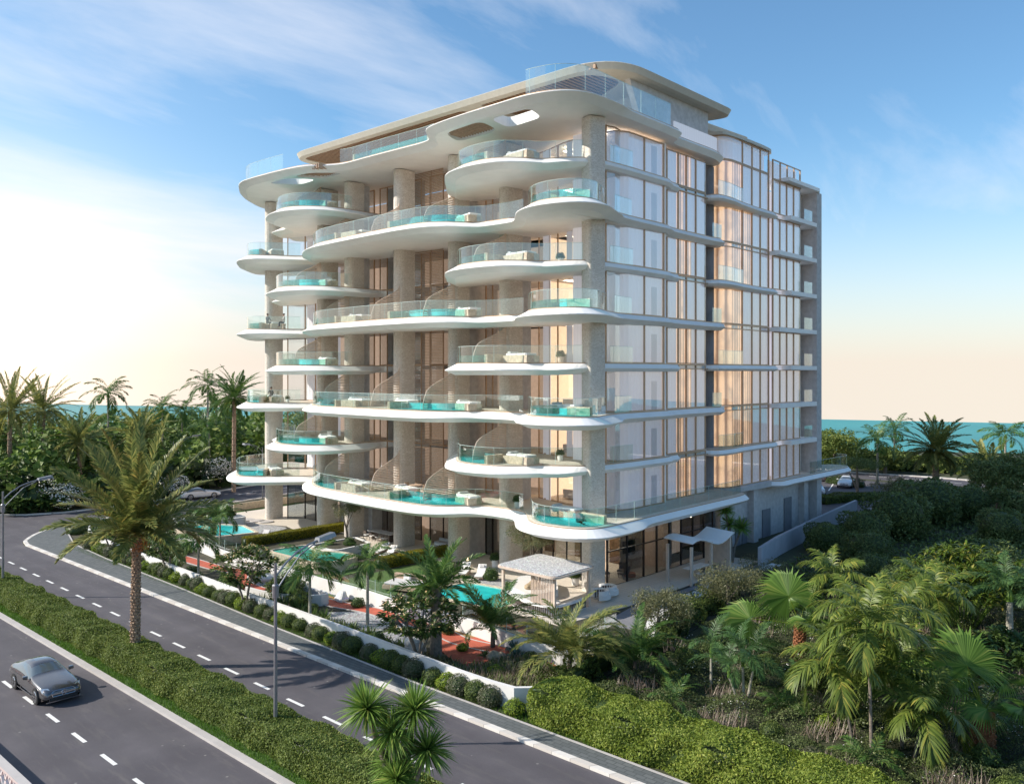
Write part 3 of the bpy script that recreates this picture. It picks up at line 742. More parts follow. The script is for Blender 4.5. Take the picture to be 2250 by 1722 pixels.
# ground floor, right wing
g_ = MB(); g_.box(18.6, .35, 0, 36.8, 1.3, Z1-.46); g_.build('ground_floor_wall', M['concrete'], B)
for x in (23.6, 34.4): MB().box(x, -.25, 0, x+.9, .34, Z1-.46).build('wall_pier', M['concrete'], B)
for x, w, h in ((21.2,.9,2.3),(22.4,.9,2.3),(26.4,1.6,2.6),(31.0,1.6,3.2)):
    MB().box(x, .25, 0, x+w, .36, h).build('door', M['concrete_dark'], B)
# roof storey of the right wing (glass parapets)
z9 = LZ(9)
pp = catmull([(18.75,3.0),(18.75,1.6),(19.2,.45),(20.3,.1)], False, .4) + [(27.3,.1)]
glazing(pp, z9+.02, z9+2.1, (.0,.52,.69,.84,.995), M['facade_glass'], M['bronze'], w=.10, d=.14)
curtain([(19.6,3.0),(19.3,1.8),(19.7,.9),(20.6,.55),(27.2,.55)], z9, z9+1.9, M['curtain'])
MB().prism(catmull([(18.3,3),(18.6,.8),(20,0),(27.5,-.05),(27.9,2),(24,4)], True), z9+2.1, z9+2.35).build('roof_edge', M['canopy'], B)
glazing([(27.55,-.15),(33.6,-.15)], z9-.4, z9+1.45, (.01,.27,.52,.77,1), M['facade_glass'], M['bronze'], w=.10, d=.14)
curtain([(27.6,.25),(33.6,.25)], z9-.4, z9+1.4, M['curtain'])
MB().prism([(29.6,-.9),(36.6,-.9),(38.0,-.2),(37.4,2.5),(29.6,2.5)], z9-.35, z9+.0).build('balcony_slab', M['white'], B)
MB().box(20, 3.5, zr-.9, 37.5, 43, zr-.1).build('roof_deck', M['concrete'], B)
# roof parapet on near wing right side
MB().box(9.9, -.42, zr+.02, 16.6, -.30, zr+1.15).build('parapet', M['curtain'], B)
# ---- roof canopy
CAN = roundpoly([(1.0,40.6,3.0),(1.0,-.9,4.4),(19.4,-.9,2.2),(18.6,2.8,1.0),(27.6,2.2,.6),(27.6,7,0),(11,7,1),(10.5,40.8,1)], seg=9)
zc = 37.5
if area(CAN) > 0: CAN = CAN[::-1]
o1 = offset(CAN, .5); sg = 1 if abs(area(o1)) > abs(area(CAN)) else -1
h1 = roundpoly([(1.75,38.9,1.0),(1.75,14.9,1.0),(6.6,15.6,.6),(6.6,39.2,.8)])
h2 = roundpoly([(1.75,13.2,.6),(1.75,1.9,3.0),(5.0,0.9,1.4),(7.4,5.5,.5),(7.4,12.6,.8)])
def ringmesh():
    m = MB(); n = len(CAN); inn = offset(CAN, -sg*.55); rings = [(inn, zc+.60), (offset(CAN, -sg*.1), zc+.59), (CAN, zc+.52), (offset(CAN, -sg*.25), zc+.08), (offset(CAN, -sg*.55), zc)]
    V = [(p[0], p[1], z) for r, z in rings for p in r]
    m.add(V, [(r*n+k, r*n+(k+1) % n, (r+1)*n+(k+1) % n, (r+1)*n+k) for r in range(4) for k in range(n)])
    for ring, zz, hs in ((inn, zc+.60, ()), (offset(CAN, -sg*.55), zc, (h1, h2))):
        loops = [[Vector((p[0], p[1], 0)) for p in ring]] + [[Vector((p[0], p[1], 0)) for p in h] for h in hs]
        m.add([(v.x, v.y, zz) for l in loops for v in l], [tuple(t) for t in geometry.tessellate_polygon(loops)])
    for h in (h1, h2):
        k = len(h); m.add([(p[0], p[1], zc) for p in h] + [(p[0], p[1], zc+.5) for p in h], [(i, (i+1) % k, (i+1) % k+k, i+k) for i in range(k)])
    return m
can = ringmesh().build('roof_canopy', M['canopy'], B)
m = MB(); y = 1.0
while y < 39.2:
    if not (13.4 < y < 14.8): m.box(1.5, y, zc+.1, 7.6, y+.22, zc+.4)
    y += .42
m.build('soffit_slats', M['wood'], can)
# penthouse walls carrying the canopy
pw = MB(); pw.add([(4.7,.25,zc+.1),(6.6,.25,zr+.0),(16.3,.25,zr+.0),(16.3,.25,zc+.1),(4.7,.75,zc+.1),(6.6,.75,zr),(16.3,.75,zr),(16.3,.75,zc+.1)],
    [(0,1,2,3),(7,6,5,4),(0,4,5,1),(1,5,6,2),(2,6,7,3),(3,7,4,0)]); pw.build('penthouse_wall', M['concrete'], B)
MB().box(8.3, 1.6, zr, 9.0, 38, zc+.2).build('penthouse_wall', M['canopy'], B)
MB().box(3.2, 13.5, zr, 8.2, 14.7, zc+.06).build('penthouse_wall', M['white'], B)
MB().box(17.0, 3.0, zr, 18.2, 6.5, zc+.1).build('penthouse_wall', M['concrete'], B)

# ---- sun beds on the balconies
for k in range(1, 9):
    z = LZ(k); f = ORD[k]
    if k % 2:
        daybed(-1.9, 38.2, z, R(70), f'white sun bed beside the pool at the far left end of the {f} balcony level', L=2.2)
        daybed(-3.0, 23.0, z, R(85), f'white sun bed on a stone bench right of the first wavy screen, {f} balcony level', L=2.2)
        daybed(-2.3, 17.6, z, R(80), f'white sun bed at the middle pool, left of the third wavy screen, {f} balcony level', L=2.0)
        daybed(-2.0, 10.6, z, R(75), f'white sun bed behind the right end of the middle pool, {f} balcony level', L=1.8)
        if k in (1, 3): daybed(-1.6, 1.2, z, R(90), f'grey white sun bed behind the corner pool of the {f} balcony level', L=2.2)
    else:
        daybed(-1.7, 29.6, z, R(75), f'white sun bed on the inset left balcony of the {f} level', L=2.0)
        daybed(-2.9, 4.3, z, R(85), f'white sun bed on a stone plinth of the near balcony, {f} level', L=2.2)
# ================================================================== SITE
CAMX, CAMY = -48.1, -36.5
def cw(a, d): return (CAMX + a*.678 + d*.735, CAMY - a*.735 + d*.678)
def sheet(name, poly, z, mat, th=.02, parent=None):
    o = MB().prism(poly, z-th, z).build(name, mat, parent); return o
G0 = [cw(-420,-220), cw(420,-220), cw(420,140), cw(160,150), cw(60,172), cw(0,178), cw(-60,170), cw(-120,176), cw(-420,190)]
setting(sheet('ground', G0, 0, M['ground'], th=2))
setting(sheet('sea', [cw(-900,-60), cw(-900,821), cw(-283,471), cw(168,279), cw(900,20), cw(900,-60)], -1.0, M['sea'], th=.3))
# roads
road = [(-37.4,-90),(-21.75,-90),(-21.75,47.2),(-21.4,48.8),(-19.2,52.2),(-16.0,55.0),(-12,56.2),(-6,56.5),(4,56.7),(60,66),(60,76),(13,68.4),(7,66.4),(-6,63.4),(-12.6,63.2),(-16,64.6),(-18.6,67.2),(-20.4,71),(-21,95),(-37.4,95)]
setting(sheet('road', road, .012, M['asphalt']))
setting(sheet('road', [(78,-60),(84.5,-60),(86,3),(84,15),(70,60),(63,60),(77,14),(79,3)], .012, M['asphalt']))
setting(sheet('car_park', [(38,-5.5),(56,-1),(64,3),(76,3),(76,13.5),(64,22),(46,22),(39,10)], .010, M['asphalt']))
setting(sheet('driveway', [(44,-3.5),(56,-4),(70,-3),(79,0),(79,3.5),(68,.2),(62.5,2.4),(55.4,-.2),(44.6,-1.3)], .022, M['driveway']))
def kerb(name, path, w=.3, h=.14, mat='kerb'): return setting(MB().wall(path, 0, h, w).build(name, M[mat]))
KP = [(-21.6,-90),(-21.6,-60),(-21.6,-30),(-21.6,0),(-21.6,30),(-21.6,46.8)] + catmull([(-21.6,46.8),(-21.2,48.7),(-19.0,52.1),(-15.9,54.8),(-12,56.0),(-6,56.3),(3.5,56.4)], False, 1)[1:] + [(60,65.7)]
kerb('kerb', KP)
kerb('kerb', [(60,76.2),(13,68.6),(7,66.6),(-6,63.6),(-12.6,63.4),(-16,64.8),(-18.4,67.4),(-20.2,71),(-20.8,95)])
kerb('kerb', [(84.7,-60),(86.2,3),(84.2,15),(70,61)], .6, .16)
# pavement
pin = [(-20.35,-90),(-20.4,-16),(-20.45,-4),(-20.1,10),(-19.6,22),(-19.2,36),(-18.7,44),(-17.2,49.5),(-13,53),(-6,54),(3.5,54)]
setting(sheet('pavement', KP[:-1] + pin[::-1], .13, M['paving'], th=.13))
kerb('edging', pin, .12, .15, 'strip')
# median
setting(sheet('median_soil', [(-30.5,-90),(-27.9,-90),(-27.9,95),(-30.5,95)], .10, M['lawn'], th=.10))
kerb('concrete_strip', [(-30.45,-90),(-30.45,95)], .34, .13, 'strip')
kerb('kerb', [(-27.8,-90),(-27.8,95)], .2, .14)
# dashes
mb = MB()
def dash(x, y, L, w=.17): mb.box(x-w/2, y-L/2, .0205, x+w/2, y+L/2, .0215)
for i in range(-26, 30): dash(-34.08, 10.4-3.02*(i+0)+0, 1.35)
for i in range(-26, 32): dash(-25.88+.0195*(3.02*i+2), -8.1+3.02*(i+.0), 1.35)
for i in range(9): 
    x = 2+i*5.6; y = 61.3+i*.93
    mb.bar((x,y,.021),(x+2.4,y+.4,.021),.16,.003)
for i in range(8): mb.bar((82.4-i*.12, -12+i*5, .021),(82.4-i*.12,-9.4+i*5,.021),.16,.003)
mb.bar((50,5.0,.019),(63,2.9,.019),.2,.003); mb.bar((56,-2.4,.03),(47,-2.9,.03),.3,.003); mb.bar((62,8.6,.019),(72,11.8,.019),.16,.003)
setting(mb.build('road_markings', M['paint']))
# running track and lattice barrier beside the near carriageway
setting(sheet('running_track', [(-46,-90),(-38.1,-90),(-38.1,60),(-46,60)], .03, simple('track_rubber', (.55,.12,.10), .8, world=True)))
t = thing('lattice_fence', 'low white lattice fence with a grey top rail along the near side of the road', 'fence', (-37.75,-3,0))
MB().box(-.16,-50,.92,.16,40,1.02).build('top_rail', M['strip'], t)
MB().box(-.16,-50,0,.16,40,.14).build('base_rail', M['strip'], t)
m = MB()
for i in range(-100, 80):
    y = i*.5; m.bar((0,y,.14),(0,y+.5,.92),.06,.09,(1,0,0)); m.bar((0,y+.5,.14),(0,y,.92),.05,.09,(1,0,0))
m.build('lattice', M['wallwhite'], t)
# gardens
setting(sheet('garden_soil', [(-20.2,-10.5),(-20.2,45),(-17,51),(-6,53.8),(50,58),(50,44),(8,44),(8,-9),(-16,-11)], .06, M['soil'], th=.06))
deck = [(-1.4,-4.2),(6,-4.2),(16.5,-4.3),(16.5,.5),(9,.5),(9,49.5),(-1.5,49),(-1.6,44),(-1.9,41),(-.7,38),(-1.2,35.9),(-1.4,32.2),(0.8,32),(1,30),(.8,27.2),(-2.2,22.3),(-1.6,20.9),(-.4,18.2),(-1.8,17.3),(-.8,14.2),(.6,13.2),(-1.9,11.2),(-4.9,9.8),(-4.6,8.2),(-3.4,5),(-3.2,1),(-1.6,-1)]
setting(sheet('terrace_paving', deck, .10, M['deck'], th=.10))
setting(sheet('terrace_paving', [(-8.2,-3.6),(-1.45,-4.2),(-1.65,-1),(-3.3,1),(-5.2,1.2),(-8.0,.9)], .095, M['deck'], th=.09))
def lawn(poly, z=.085): return setting(sheet('lawn', poly, z, M['lawn'], th=.03))
lawn([(-5,35.6),(-1.9,36),(-1.6,32.6),(-4.7,32.7)], .11)
lawn(catmull([(-13.0,14.6),(-8,15.6),(-2.0,15.3),(.2,14.6),(-1.6,12.8),(-2.7,11.4),(-5.4,10.4),(-8.3,10.6),(-10.6,9.2),(-13.0,9.6)]))
lawn([(-13.0,16.2),(-13.0,27.4),(-10.6,28.6),(-10.7,18.3),(-6,17.9),(-3.4,19.5),(-2.4,17.2),(-6,16.9)])
lawn([(.4,50.6),(9,51.2),(9,49.7),(.4,49.2)])
setting(sheet('gravel_bed', catmull([(-3.6,42.4),(-1.8,44.0),(-2.0,41),(-1.2,38),(-1.8,36.6),(-4.6,36.4),(-5.4,39)]), .10, M['gravel'], th=.04))
setting(sheet('gravel_bed', catmull([(-16.0,9.2),(-14.4,7.4),(-13.9,4.6),(-14.8,2),(-16.4,.4),(-18.3,2.5),(-18.2,6.5),(-17.4,8.8)]), .075, M['gravel'], th=.02))
setting(sheet('gravel_bed', catmull([(-3.0,8.4),(-2.2,6.6),(-2.4,4.6),(-4.0,5.4),(-4.2,7.4)]), .13, M['gravel'], th=.02))
setting(sheet('mulch_bed', catmull([(-14.6,10.4),(-13.7,13.4),(-13.5,9.5),(-13.5,6.6),(-13.9,8.2),(-14.2,9.4)]), .082, M['sand'], th=.02))
setting(sheet('mulch_bed', catmull([(-13.5,5.4),(-13.45,2.4),(-12.9,-.6),(-13.0,-2.6),(-13.6,-1.8),(-13.8,1.6)]), .082, M['sand'], th=.02))
RP = catmull([(-14.9,48),(-15.2,40),(-14.8,32),(-14.6,26),(-14.2,23.4),(-15.6,20.8),(-16.0,17.4),(-14.9,13.6),(-14.5,10.3),(-13.9,7.6),(-13.8,4.4),(-13.8,1.2),(-14.3,-1.3),(-14.0,-3.6),(-13.6,-6.0),(-14.6,-8.4)], False, .6)
L_ = offset(RP, .62, False); R_ = offset(RP, -.62, False)
setting(sheet('red_path', L_ + R_[::-1], .09, M['redpath'], th=.03))
setting(sheet('red_path', catmull([(-14.4,-1.0),(-13.2,-1.4),(-13.2,-3.2),(-14.8,-5.0),(-16.7,-5.3),(-16.8,-3.4),(-16.2,-1.8),(-15.3,-.4),(-14.4,1.0)]), .086, M['redpath'], th=.03))
m = MB(); m.wall(L_, 0, .11, .10); m.wall(R_, 0, .11, .10); setting(m.build('path_edging', M['strip']))
# right side walks and water strip
setting(sheet('garden_path', [(-7.6,-8.6),(-6.4,-8.4),(-1.2,-5.6),(6.2,-5.3),(16.5,-5.4),(16.5,-6.3),(6.2,-6.2),(-.6,-6.7),(-6.6,-9.8),(-8,-9.6)], .12, M['wallwhite'], th=.1))
setting(sheet('garden_path', [(-6.0,-5.2),(-2,-4.5),(16.5,-4.7),(16.5,-5.1),(-1.4,-5.2),(-5.8,-7.4)], .10, M['concrete_dark'], th=.1))
t = thing('stepping_stones', 'row of pale round stepping stones on the pebbles beside the left end terrace', 'stepping stones', (-1.4,43,.1))
for i, (x, y) in enumerate(((-.6,2.2),(-.2,.9),(.2,-.4),(.5,-1.5))): MB().lathe([(.01,0),(.75,0),(.8,.05),(.75,.1),(.01,.1)], (x,y,0), 18).build('stone', M['strip'], t)

# ---- garden walls
def wall_thing(path, h, th, label, mat='wallwhite', name='garden_wall', z0=0):
    o = MB().wall(path, z0, h, th).build(name, M[mat]); tag(o, label, 'wall'); return o
W1 = catmull([(-18.7,-10.9),(-19.4,-10.2),(-19.55,-7),(-19.3,-2),(-19.05,5),(-18.9,14),(-18.6,23),(-18.2,32),(-17.8,40),(-17,45),(-14,50),(-8,52.4),(0,53)], False, 1.2)
wall_thing(W1, 1.05, .22, 'long white rendered boundary wall behind the round shrubs and the pavement', name='boundary_wall')
W2 = catmull([(-12.6,-9.6),(-13.4,-8),(-13.6,-5.6),(-13.3,-3.8),(-13.0,0),(-13.2,3.5),(-13.15,6.6),(-13.0,10),(-13.1,14.2),(-12.9,18),(-13.2,22.5),(-13.0,28),(-12.4,34),(-12.6,40)], False, 1)
wall_thing(W2, .95, .2, 'inner white garden wall between the red path and the lawns')
o = wall_thing([(14.8,-5.2),(20,-4.2),(30,-2.9),(45.4,-1.2)], 1.6, .3, 'long low grey wall running back along the side of the apartment building', 'wallgrey', z0=-.2)
wall_thing(catmull([(-17.6,16.4),(-17.4,14.4),(-16.9,12.8),(-15.9,11.3),(-14.9,10.8),(-14.7,12.2),(-15.2,14)], False, .5), .8, .16, 'curved white planter wall round a dark shrub bed by the red path', name='planter_wall')
wall_thing([(.4,50.3),(9,50.9),(30,54)], .9, .14, 'low stone wall with planting at the back of the left end lawn', 'stoneplinth')
# pool fences of clear glass
for pth, lab in (([(-12.9,17.2),(-12.95,22.3),(-12.75,28.2),(-12.3,33)], 'clear glass fence on the inner wall beside the green pool'), ([(-12.9,14.2),(-12.8,10),(-12.95,6.6),(-13.0,3.5)], 'clear glass fence on the inner wall beside the near lawn'), ([(-12.85,0),(-13.1,-3.8),(-13.4,-5.6),(-12.8,-8.8),(-7.6,-7.4)], 'clear glass fence round the pergola terrace')):
    t = thing('glass_fence', lab, 'fence', (0,0,0)); MB().wall(pth, .95, 1.75, .015).build('pane', M['glass'], t)
    m = MB()
    for a, b in zip(pth, pth[1:]):
        n = max(1, int(math.dist(a, b)/1.6))
        for i in range(n): x = a[0]+(b[0]-a[0])*i/n; y = a[1]+(b[1]-a[1])*i/n; m.box(x-.012,y-.012,.9,x+.012,y+.012,1.76)
    m.build('pane_edge', M['greenedge'], t)

# ---- pools
def raised_pool(poly, h, label, rim=.28, wcol='pool'):
    t = thing('swimming_pool', label, 'swimming pool', (0,0,0)); n = len(poly)
    inn = offset(poly, rim if area(poly) > 0 else -rim)
    if abs(area(inn)) > abs(area(poly)): inn = offset(poly, -rim if area(poly) > 0 else rim)
    MB().prism(poly, 0, h, holes=(inn,)).build('stone_wall', M['stoneplinth'], t)
    MB().prism(inn, h-.9 if h > 1 else .02, h-.07).build('water', M[wcol], t); return t
raised_pool(roundpoly([(-10.6,25.8,1.2),(-10.5,18.1,1.2),(-6.6,17.8,1.4),(-6.3,20.6,1.2),(-7.6,22.4,.8),(-6.6,25.4,1.0)]), .9, 'raised plunge pool with green water and a travertine wall behind the street lamp', wcol='pool2')
raised_pool(roundpoly([(-11.2,40.5,.3),(-10.4,34.0,.3),(-6.6,33.2,.3),(-5.6,37.4,.3),(-7.4,41,.3)]), .9, 'raised turquoise pool with a stone wall near the left end of the building')
raised_pool(roundpoly([(-9.0,6.6,1.6),(-7.6,8.4,1.4),(-4.4,8.4,1.6),(-3.9,4.2,1.2),(-5.4,1.6,1.0),(-8.6,1.3,1.2)]), .18, 'ground level turquoise pool beside the white pergola', rim=.25)
t = thing('planter', 'pale curved planter bed holding the olive tree behind the green pool', 'planter', (0,0,0))
pp = roundpoly([(-7.3,24.6,.6),(-7.0,20.9,.9),(-2.9,21.4,.5),(-2.2,24.6,.6)]); MB().prism(pp, 0, 1.0, holes=(offset(pp, .2 if abs(area(offset(pp,.2))) < abs(area(pp)) else -.2),)).build('planter_wall', M['wallwhite'], t)
MB().prism(offset(pp, .2 if abs(area(offset(pp,.2))) < abs(area(pp)) else -.2), .02, .9).build('soil', M['soil'], t)
t = thing('planter', 'pale stone planter bed with dark shrubs behind the turquoise raised pool', 'planter', (0,0,0))
pp = roundpoly([(-9.5,45.6,.8),(-7.3,41.4,.8),(-3.2,41.0,.8),(-3.0,44.4,1.0)]); MB().prism(pp, 0, 1.0).build('planter_wall', M['wallwhite'], t)
t = thing('planter', 'curved white planter with a boulder and olive tree beneath the pergola', 'planter', (0,0,0))
pp = roundpoly([(-4.6,4.0,.8),(-5.6,1.2,1.0),(-3.4,.4,.9),(-1.0,2.6,.9),(-1.6,5.4,.9)]); MB().prism(pp, 0, .62).build('planter_wall', M['wallwhite'], t)

# ---- street lamps
def lamp_head(m, tip, d, L=.9, w=.32):
    a = Vector(tip); b = a + Vector(d)*L; m.bar(a, b, w, .16)
def street_lamp(x, y, H_, rz, label, s=1.):
    t = thing('street_lamp', label, 'street lamp', (x,y,0), rz, 'grey street lamps')
    MB().tube([(0,0,0),(0,0,H_*.5),(0,0,H_)], [.09*s,.075*s,.06*s], 12).build('pole', M['greymetal'], t, smooth=False)
    p = [(0,0,H_-.75)]; arm = [(0,0,H_-.55),(.55,0,H_-.1),(1.2,0,H_+.25),(1.9,0,H_+.45),(2.55,0,H_+.55)]
    MB().tube(arm, .045*s, 8).build('arm', M['greymetal'], t); MB().tube([(0,0,H_-1.15),(.7,0,H_-.5),(1.4,0,H_+.1),(2.3,0,H_+.45)], .03*s, 6).build('brace', M['greymetal'], t)
    MB().lathe([(.14*s,0),(.14*s,.5),(.1*s,.55)], (0,0,H_-1.4), 12).build('collar', M['greymetal'], t)
    h = MB(); h.add([(2.4,-.16,H_+.48),(3.45,-.2,H_+.58),(3.45,.2,H_+.58),(2.4,.16,H_+.48),(2.45,-.12,H_+.66),(3.4,-.14,H_+.76),(3.4,.14,H_+.76),(2.45,.12,H_+.66)], [(0,3,2,1),(4,5,6,7),(0,1,5,4),(1,2,6,5),(2,3,7,6),(3,0,4,7)])
    hd = h.build('lamp_head', M['greymetal'], t); MB().box(2.6,-.1,H_+.475,3.3,.1,H_+.50).build('lens', M['headlight'], hd)
    return t
street_lamp(-28.9, -5.5, 7.55, R(12), 'grey street lamp with a curved double arm in the median hedge, front centre')
street_lamp(-28.9, 28.7, 7.3, R(12), 'grey street lamp in the median hedge at the left edge')
street_lamp(7.4, 56.0, 6.4, R(200), 'distant white street lamp beside the road behind the left end of the building', .7)
street_lamp(3.2, 70.5, 6.6, R(-10), 'distant white street lamp standing in the jungle planting', .7)
t = thing('street_sign', 'small white road sign on a post beyond the far right corner of the building', 'sign', (62,13,0)); MB().tube([(0,0,0),(0,0,3)], .05).build('post', M['greymetal'], t); MB().box(-.02,-.5,2.3,.02,.5,3.0).build('panel', M['carwhite'], t)

# ---- cars
def car_parts(paint):
    S = [(0.00,.34,.66,.52,.60,.58),(0.08,.24,.80,.60,.70,.68),(0.40,.21,.90,.70,.76,.80),(1.0,.21,.93,.80,.80,.90),(1.55,.21,.93,.86,.79,.965),(1.80,.21,.93,.885,.77,1.0),(2.45,.21,.93,.93,.58,1.33),(2.75,.21,.93,.94,.575,1.395),(3.2,.21,.93,.955,.57,1.40),(3.65,.21,.93,.965,.57,1.34),(4.30,.24,.925,.96,.68,1.09),(4.62,.26,.90,.93,.72,1.04),(4.86,.30,.82,.84,.66,.95),(4.94,.40,.74,.70,.62,.78)]
    V = []; n = 7
    for y, zb, hw, zs, hwt, zt in S:
        half = [(hw*.93,zb),(hw,zb+.17),(hw*1.0,(zs+zb)*.56),(hw*.965,zs),(hwt,zt),(hwt*.5,zt+.045)]
        ring = [(-x,y,z) for x, z in half] + [(0,y,zt+.06)] + [(x,y,z) for x, z in half[::-1]]
        V += ring
    k = 13; F = []; mi = []
    for i in range(len(S)-1):
        for j in range(k-1):
            F.append((i*k+j, i*k+j+1, (i+1)*k+j+1, (i+1)*k+j))
            g = 0
            if j in (3, 8) and 5 <= i <= 9: g = 1
            if j in (4,5,6,7) and i in (5, 9): g = 1
            if j in (4,5,6,7) and i in (6,7,8): g = 1 if j in (5,6) and i in (7,8) else 0
            mi.append(g)
        F.append((i*k+k-1, i*k, (i+1)*k, (i+1)*k+k-1)); mi.append(2)
    F.append(tuple(range(k))); mi.append(0); F.append(tuple(range((len(S)-1)*k, len(S)*k))[::-1]); mi.append(0)
    me = bpy.data.meshes.new('tmp'); me.from_pydata(V, [], F); me.polygons.foreach_set('material_index', mi)
    o = bpy.data.objects.new('tmp', me); COL.objects.link(o); o.modifiers.new('s','SUBSURF').levels = 2; o.modifiers[0].render_levels = 2
    dg = bpy.context.evaluated_depsgraph_get(); e = bpy.data.meshes.new_from_object(o.evaluated_get(dg)); bpy.data.objects.remove(o)
    res = []
    for g in (0, 1):
        bm = bmesh.new(); bm.from_mesh(e)
        bmesh.ops.recalc_face_normals(bm, faces=bm.faces)
        bmesh.ops.delete(bm, geom=[f for f in bm.faces if (f.material_index == 1) != (g == 1)], context='FACES')
        for f in bm.faces: f.material_index = 0; f.smooth = True
        m2 = bpy.data.meshes.new('body' if g == 0 else 'window'); bm.to_mesh(m2); bm.free(); m2.materials.append(M[paint] if g == 0 else M['carglass']); res.append(m2)
    return res
def car(x, y, rz, paint, label, name='car', group=None):
    """local: front at y=0, tail at y=4.94"""
    t = thing(name, label, 'car', (x,y,.012), rz, group)
    bod, win = car_parts(paint)
    link('body', bod, None, t); link('window', win, None, t)
    for yy in (.92, 3.80):
        for sx in (-1, 1):
            MB().lathe([(.01,0),(.39,0),(.39,.05),(.01,.05)], (0,0,0), 24).build('wheel_arch', M['black'], t).matrix_basis = Matrix.Translation((sx*.895, yy, .35)) @ Matrix.Rotation(R(90)*sx, 4, 'Y')
            w_ = MB().lathe([(.22,-.10),(.335,-.10),(.35,-.05),(.35,.05),(.335,.10),(.22,.10)], (0,0,0), 24).build('tyre', M['rubber'], t); w_.matrix_basis = Matrix.Translation((sx*.86, yy, .35)) @ Matrix.Rotation(R(90)*sx, 4, 'Y'); w_.name = 'wheel'
            m = MB(); m.lathe([(.235,.06),(.25,.085),(.25,.10),(.235,.11)], (0,0,0), 24)
            for q in range(10): a = q*math.pi/5; m.bar((0,0,.10),(math.cos(a)*.24,math.sin(a)*.24,.10),.035,.02,(0,0,1))
            m.lathe([(.01,.08),(.05,.08),(.05,.115),(.01,.12)], (0,0,0), 10); m.build('rim', M['chrome'], w_)
    for sx in (-1, 1):
        h = MB(); h.add([(sx*.52,.10,.66),(sx*.82,.33,.70),(sx*.86,.46,.79),(sx*.60,.24,.80),(sx*.50,.03,.60),(sx*.80,.18,.56),(sx*.84,.3,.60),(sx*.62,.16,.62)], [(0,1,2,3),(4,5,1,0),(5,6,2,1)]); h.build('headlight', M['headlight'], t)
        mr = MB(); mr.box(-.11,-.09,-.07,.11,.09,.08); o = mr.build('mirror', M[paint], t, loc=(sx*1.03,1.98,.99), bevel=.03); MB().box(-.1 if sx > 0 else .02, -.03,-.1,-.02 if sx > 0 else .1,.03,-.05).build('mirror_arm', M['black'], o)
        MB().box(sx*.5-.22, 4.86, .74, sx*.5+.22, 4.95, .86).build('tail_light', M['carred'], t, bevel=.02)
        MB().bar((sx*.915,1.2,.25),(sx*.915,3.5,.25),.03,.03).build('sill_trim', M['chrome'], t)
        MB().bar((sx*.955,2.3,.80),(sx*.955,2.5,.80),.02,.03).build('door_handle', M['chrome'], t)
    g = MB(); g.add([(-.48,-.02,.42),(.48,-.02,.42),(.53,.03,.62),(.40,.05,.70),(-.40,.05,.70),(-.53,.03,.62)], [(0,1,2,3,4,5)]); gr = g.build('grille', M['black'], t)
    e = MB(); e.tube([(-.48,-.03,.45),(.48,-.03,.45),(.52,.02,.60),(.40,.04,.69),(-.40,.04,.69),(-.52,.02,.60),(-.48,-.03,.45)], .016, 6); e.bar((-.5,-.025,.56),(.5,-.025,.56),.02,.05); e.build('grille_frame', M['chrome'], gr)
    b = MB(); b.tube([(.105*math.cos(a*math.pi/10), -.05, .57+.105*math.sin(a*math.pi/10)) for a in range(21)], .014, 6)
    for q in (90, 210, 330): b.bar((0,-.05,.57),(.1*math.cos(R(q)),-.05,.57+.1*math.sin(R(q))),.022,.022,(0,1,0))
    b.build('badge', M['chrome'], gr)
    MB().box(-.62,-.03,.24,.62,.04,.36).build('air_intake', M['black'], t, bevel=.02)
    MB().bar((-.75,.02,.215),(.75,.02,.215),.05,.03).build('bumper_trim', M['chrome'], t)
    MB().box(-.26,4.93,.56,.26,4.97,.67).build('number_plate', M['poolwhite'], t)
    return t
car(-33.12, 5.75, 0, 'carpaint', 'dark grey coupe driving on the near carriageway beside the median', 'coupe_car')
car(65.6, 8.0, R(-75), 'carwhite', 'white saloon parked beyond the far right corner of the building', 'parked_car', 'white cars in the car park')
car(56.2, 7.5, R(-60), 'carwhite', 'white parked car half hidden behind the end wall of the building', 'parked_car', 'white cars in the car park')
car(74.5, 15.5, R(-80), 'carwhite', 'white car parked farthest back beside the brown car', 'parked_car', 'white cars in the car park')
car(70.5, 13.2, R(-80), 'carred', 'brown car parked behind the white saloon', 'parked_car')
car(5.2, 62.5, R(82), 'carwhite', 'white car on the road behind the left palm crown', 'parked_car')
# ================================================================== FURNITURE
def lounger(x, y, rz, label, z=.1):
    t = thing('sun_lounger', label, 'sun lounger', (x,y,z), rz, 'white garden sun loungers')
    m = MB(); m.box(-1.0,-.34,.22,.95,.34,.28); m.build('frame', M['slat'], t)
    for sx, sy in ((-.85,-.28),(-.85,.28),(.8,-.28),(.8,.28)): MB().box(sx-.03,sy-.03,0,sx+.03,sy+.03,.22).build('leg', M['slat'], t)
    MB().box(-1.0,-.32,.285,.28,.32,.37).build('mattress', M['poolwhite'], t, bevel=.03)
    b = MB(); b.bar((.30,0,.33),(1.0,0,.80),.64,.09); b.build('backrest', M['poolwhite'], t, bevel=.03)
    MB().bar((.62,0,.62),(.86,0,.78),.4,.12).build('pillow', M['cushion'], t, bevel=.04); return t
lounger(-2.6,20.6,R(20),'left one of the two white loungers between the dark bushes and the dining terrace')
lounger(-3.0,19.1,R(20),'right one of the two white loungers beside the trimmed yellow hedge')
lounger(-3.1,9.9,R(35),'left one of the two white loungers beyond the turquoise ground level pool')
lounger(-2.9,8.4,R(35),'right one of the two white loungers next to the round bush near the pergola')
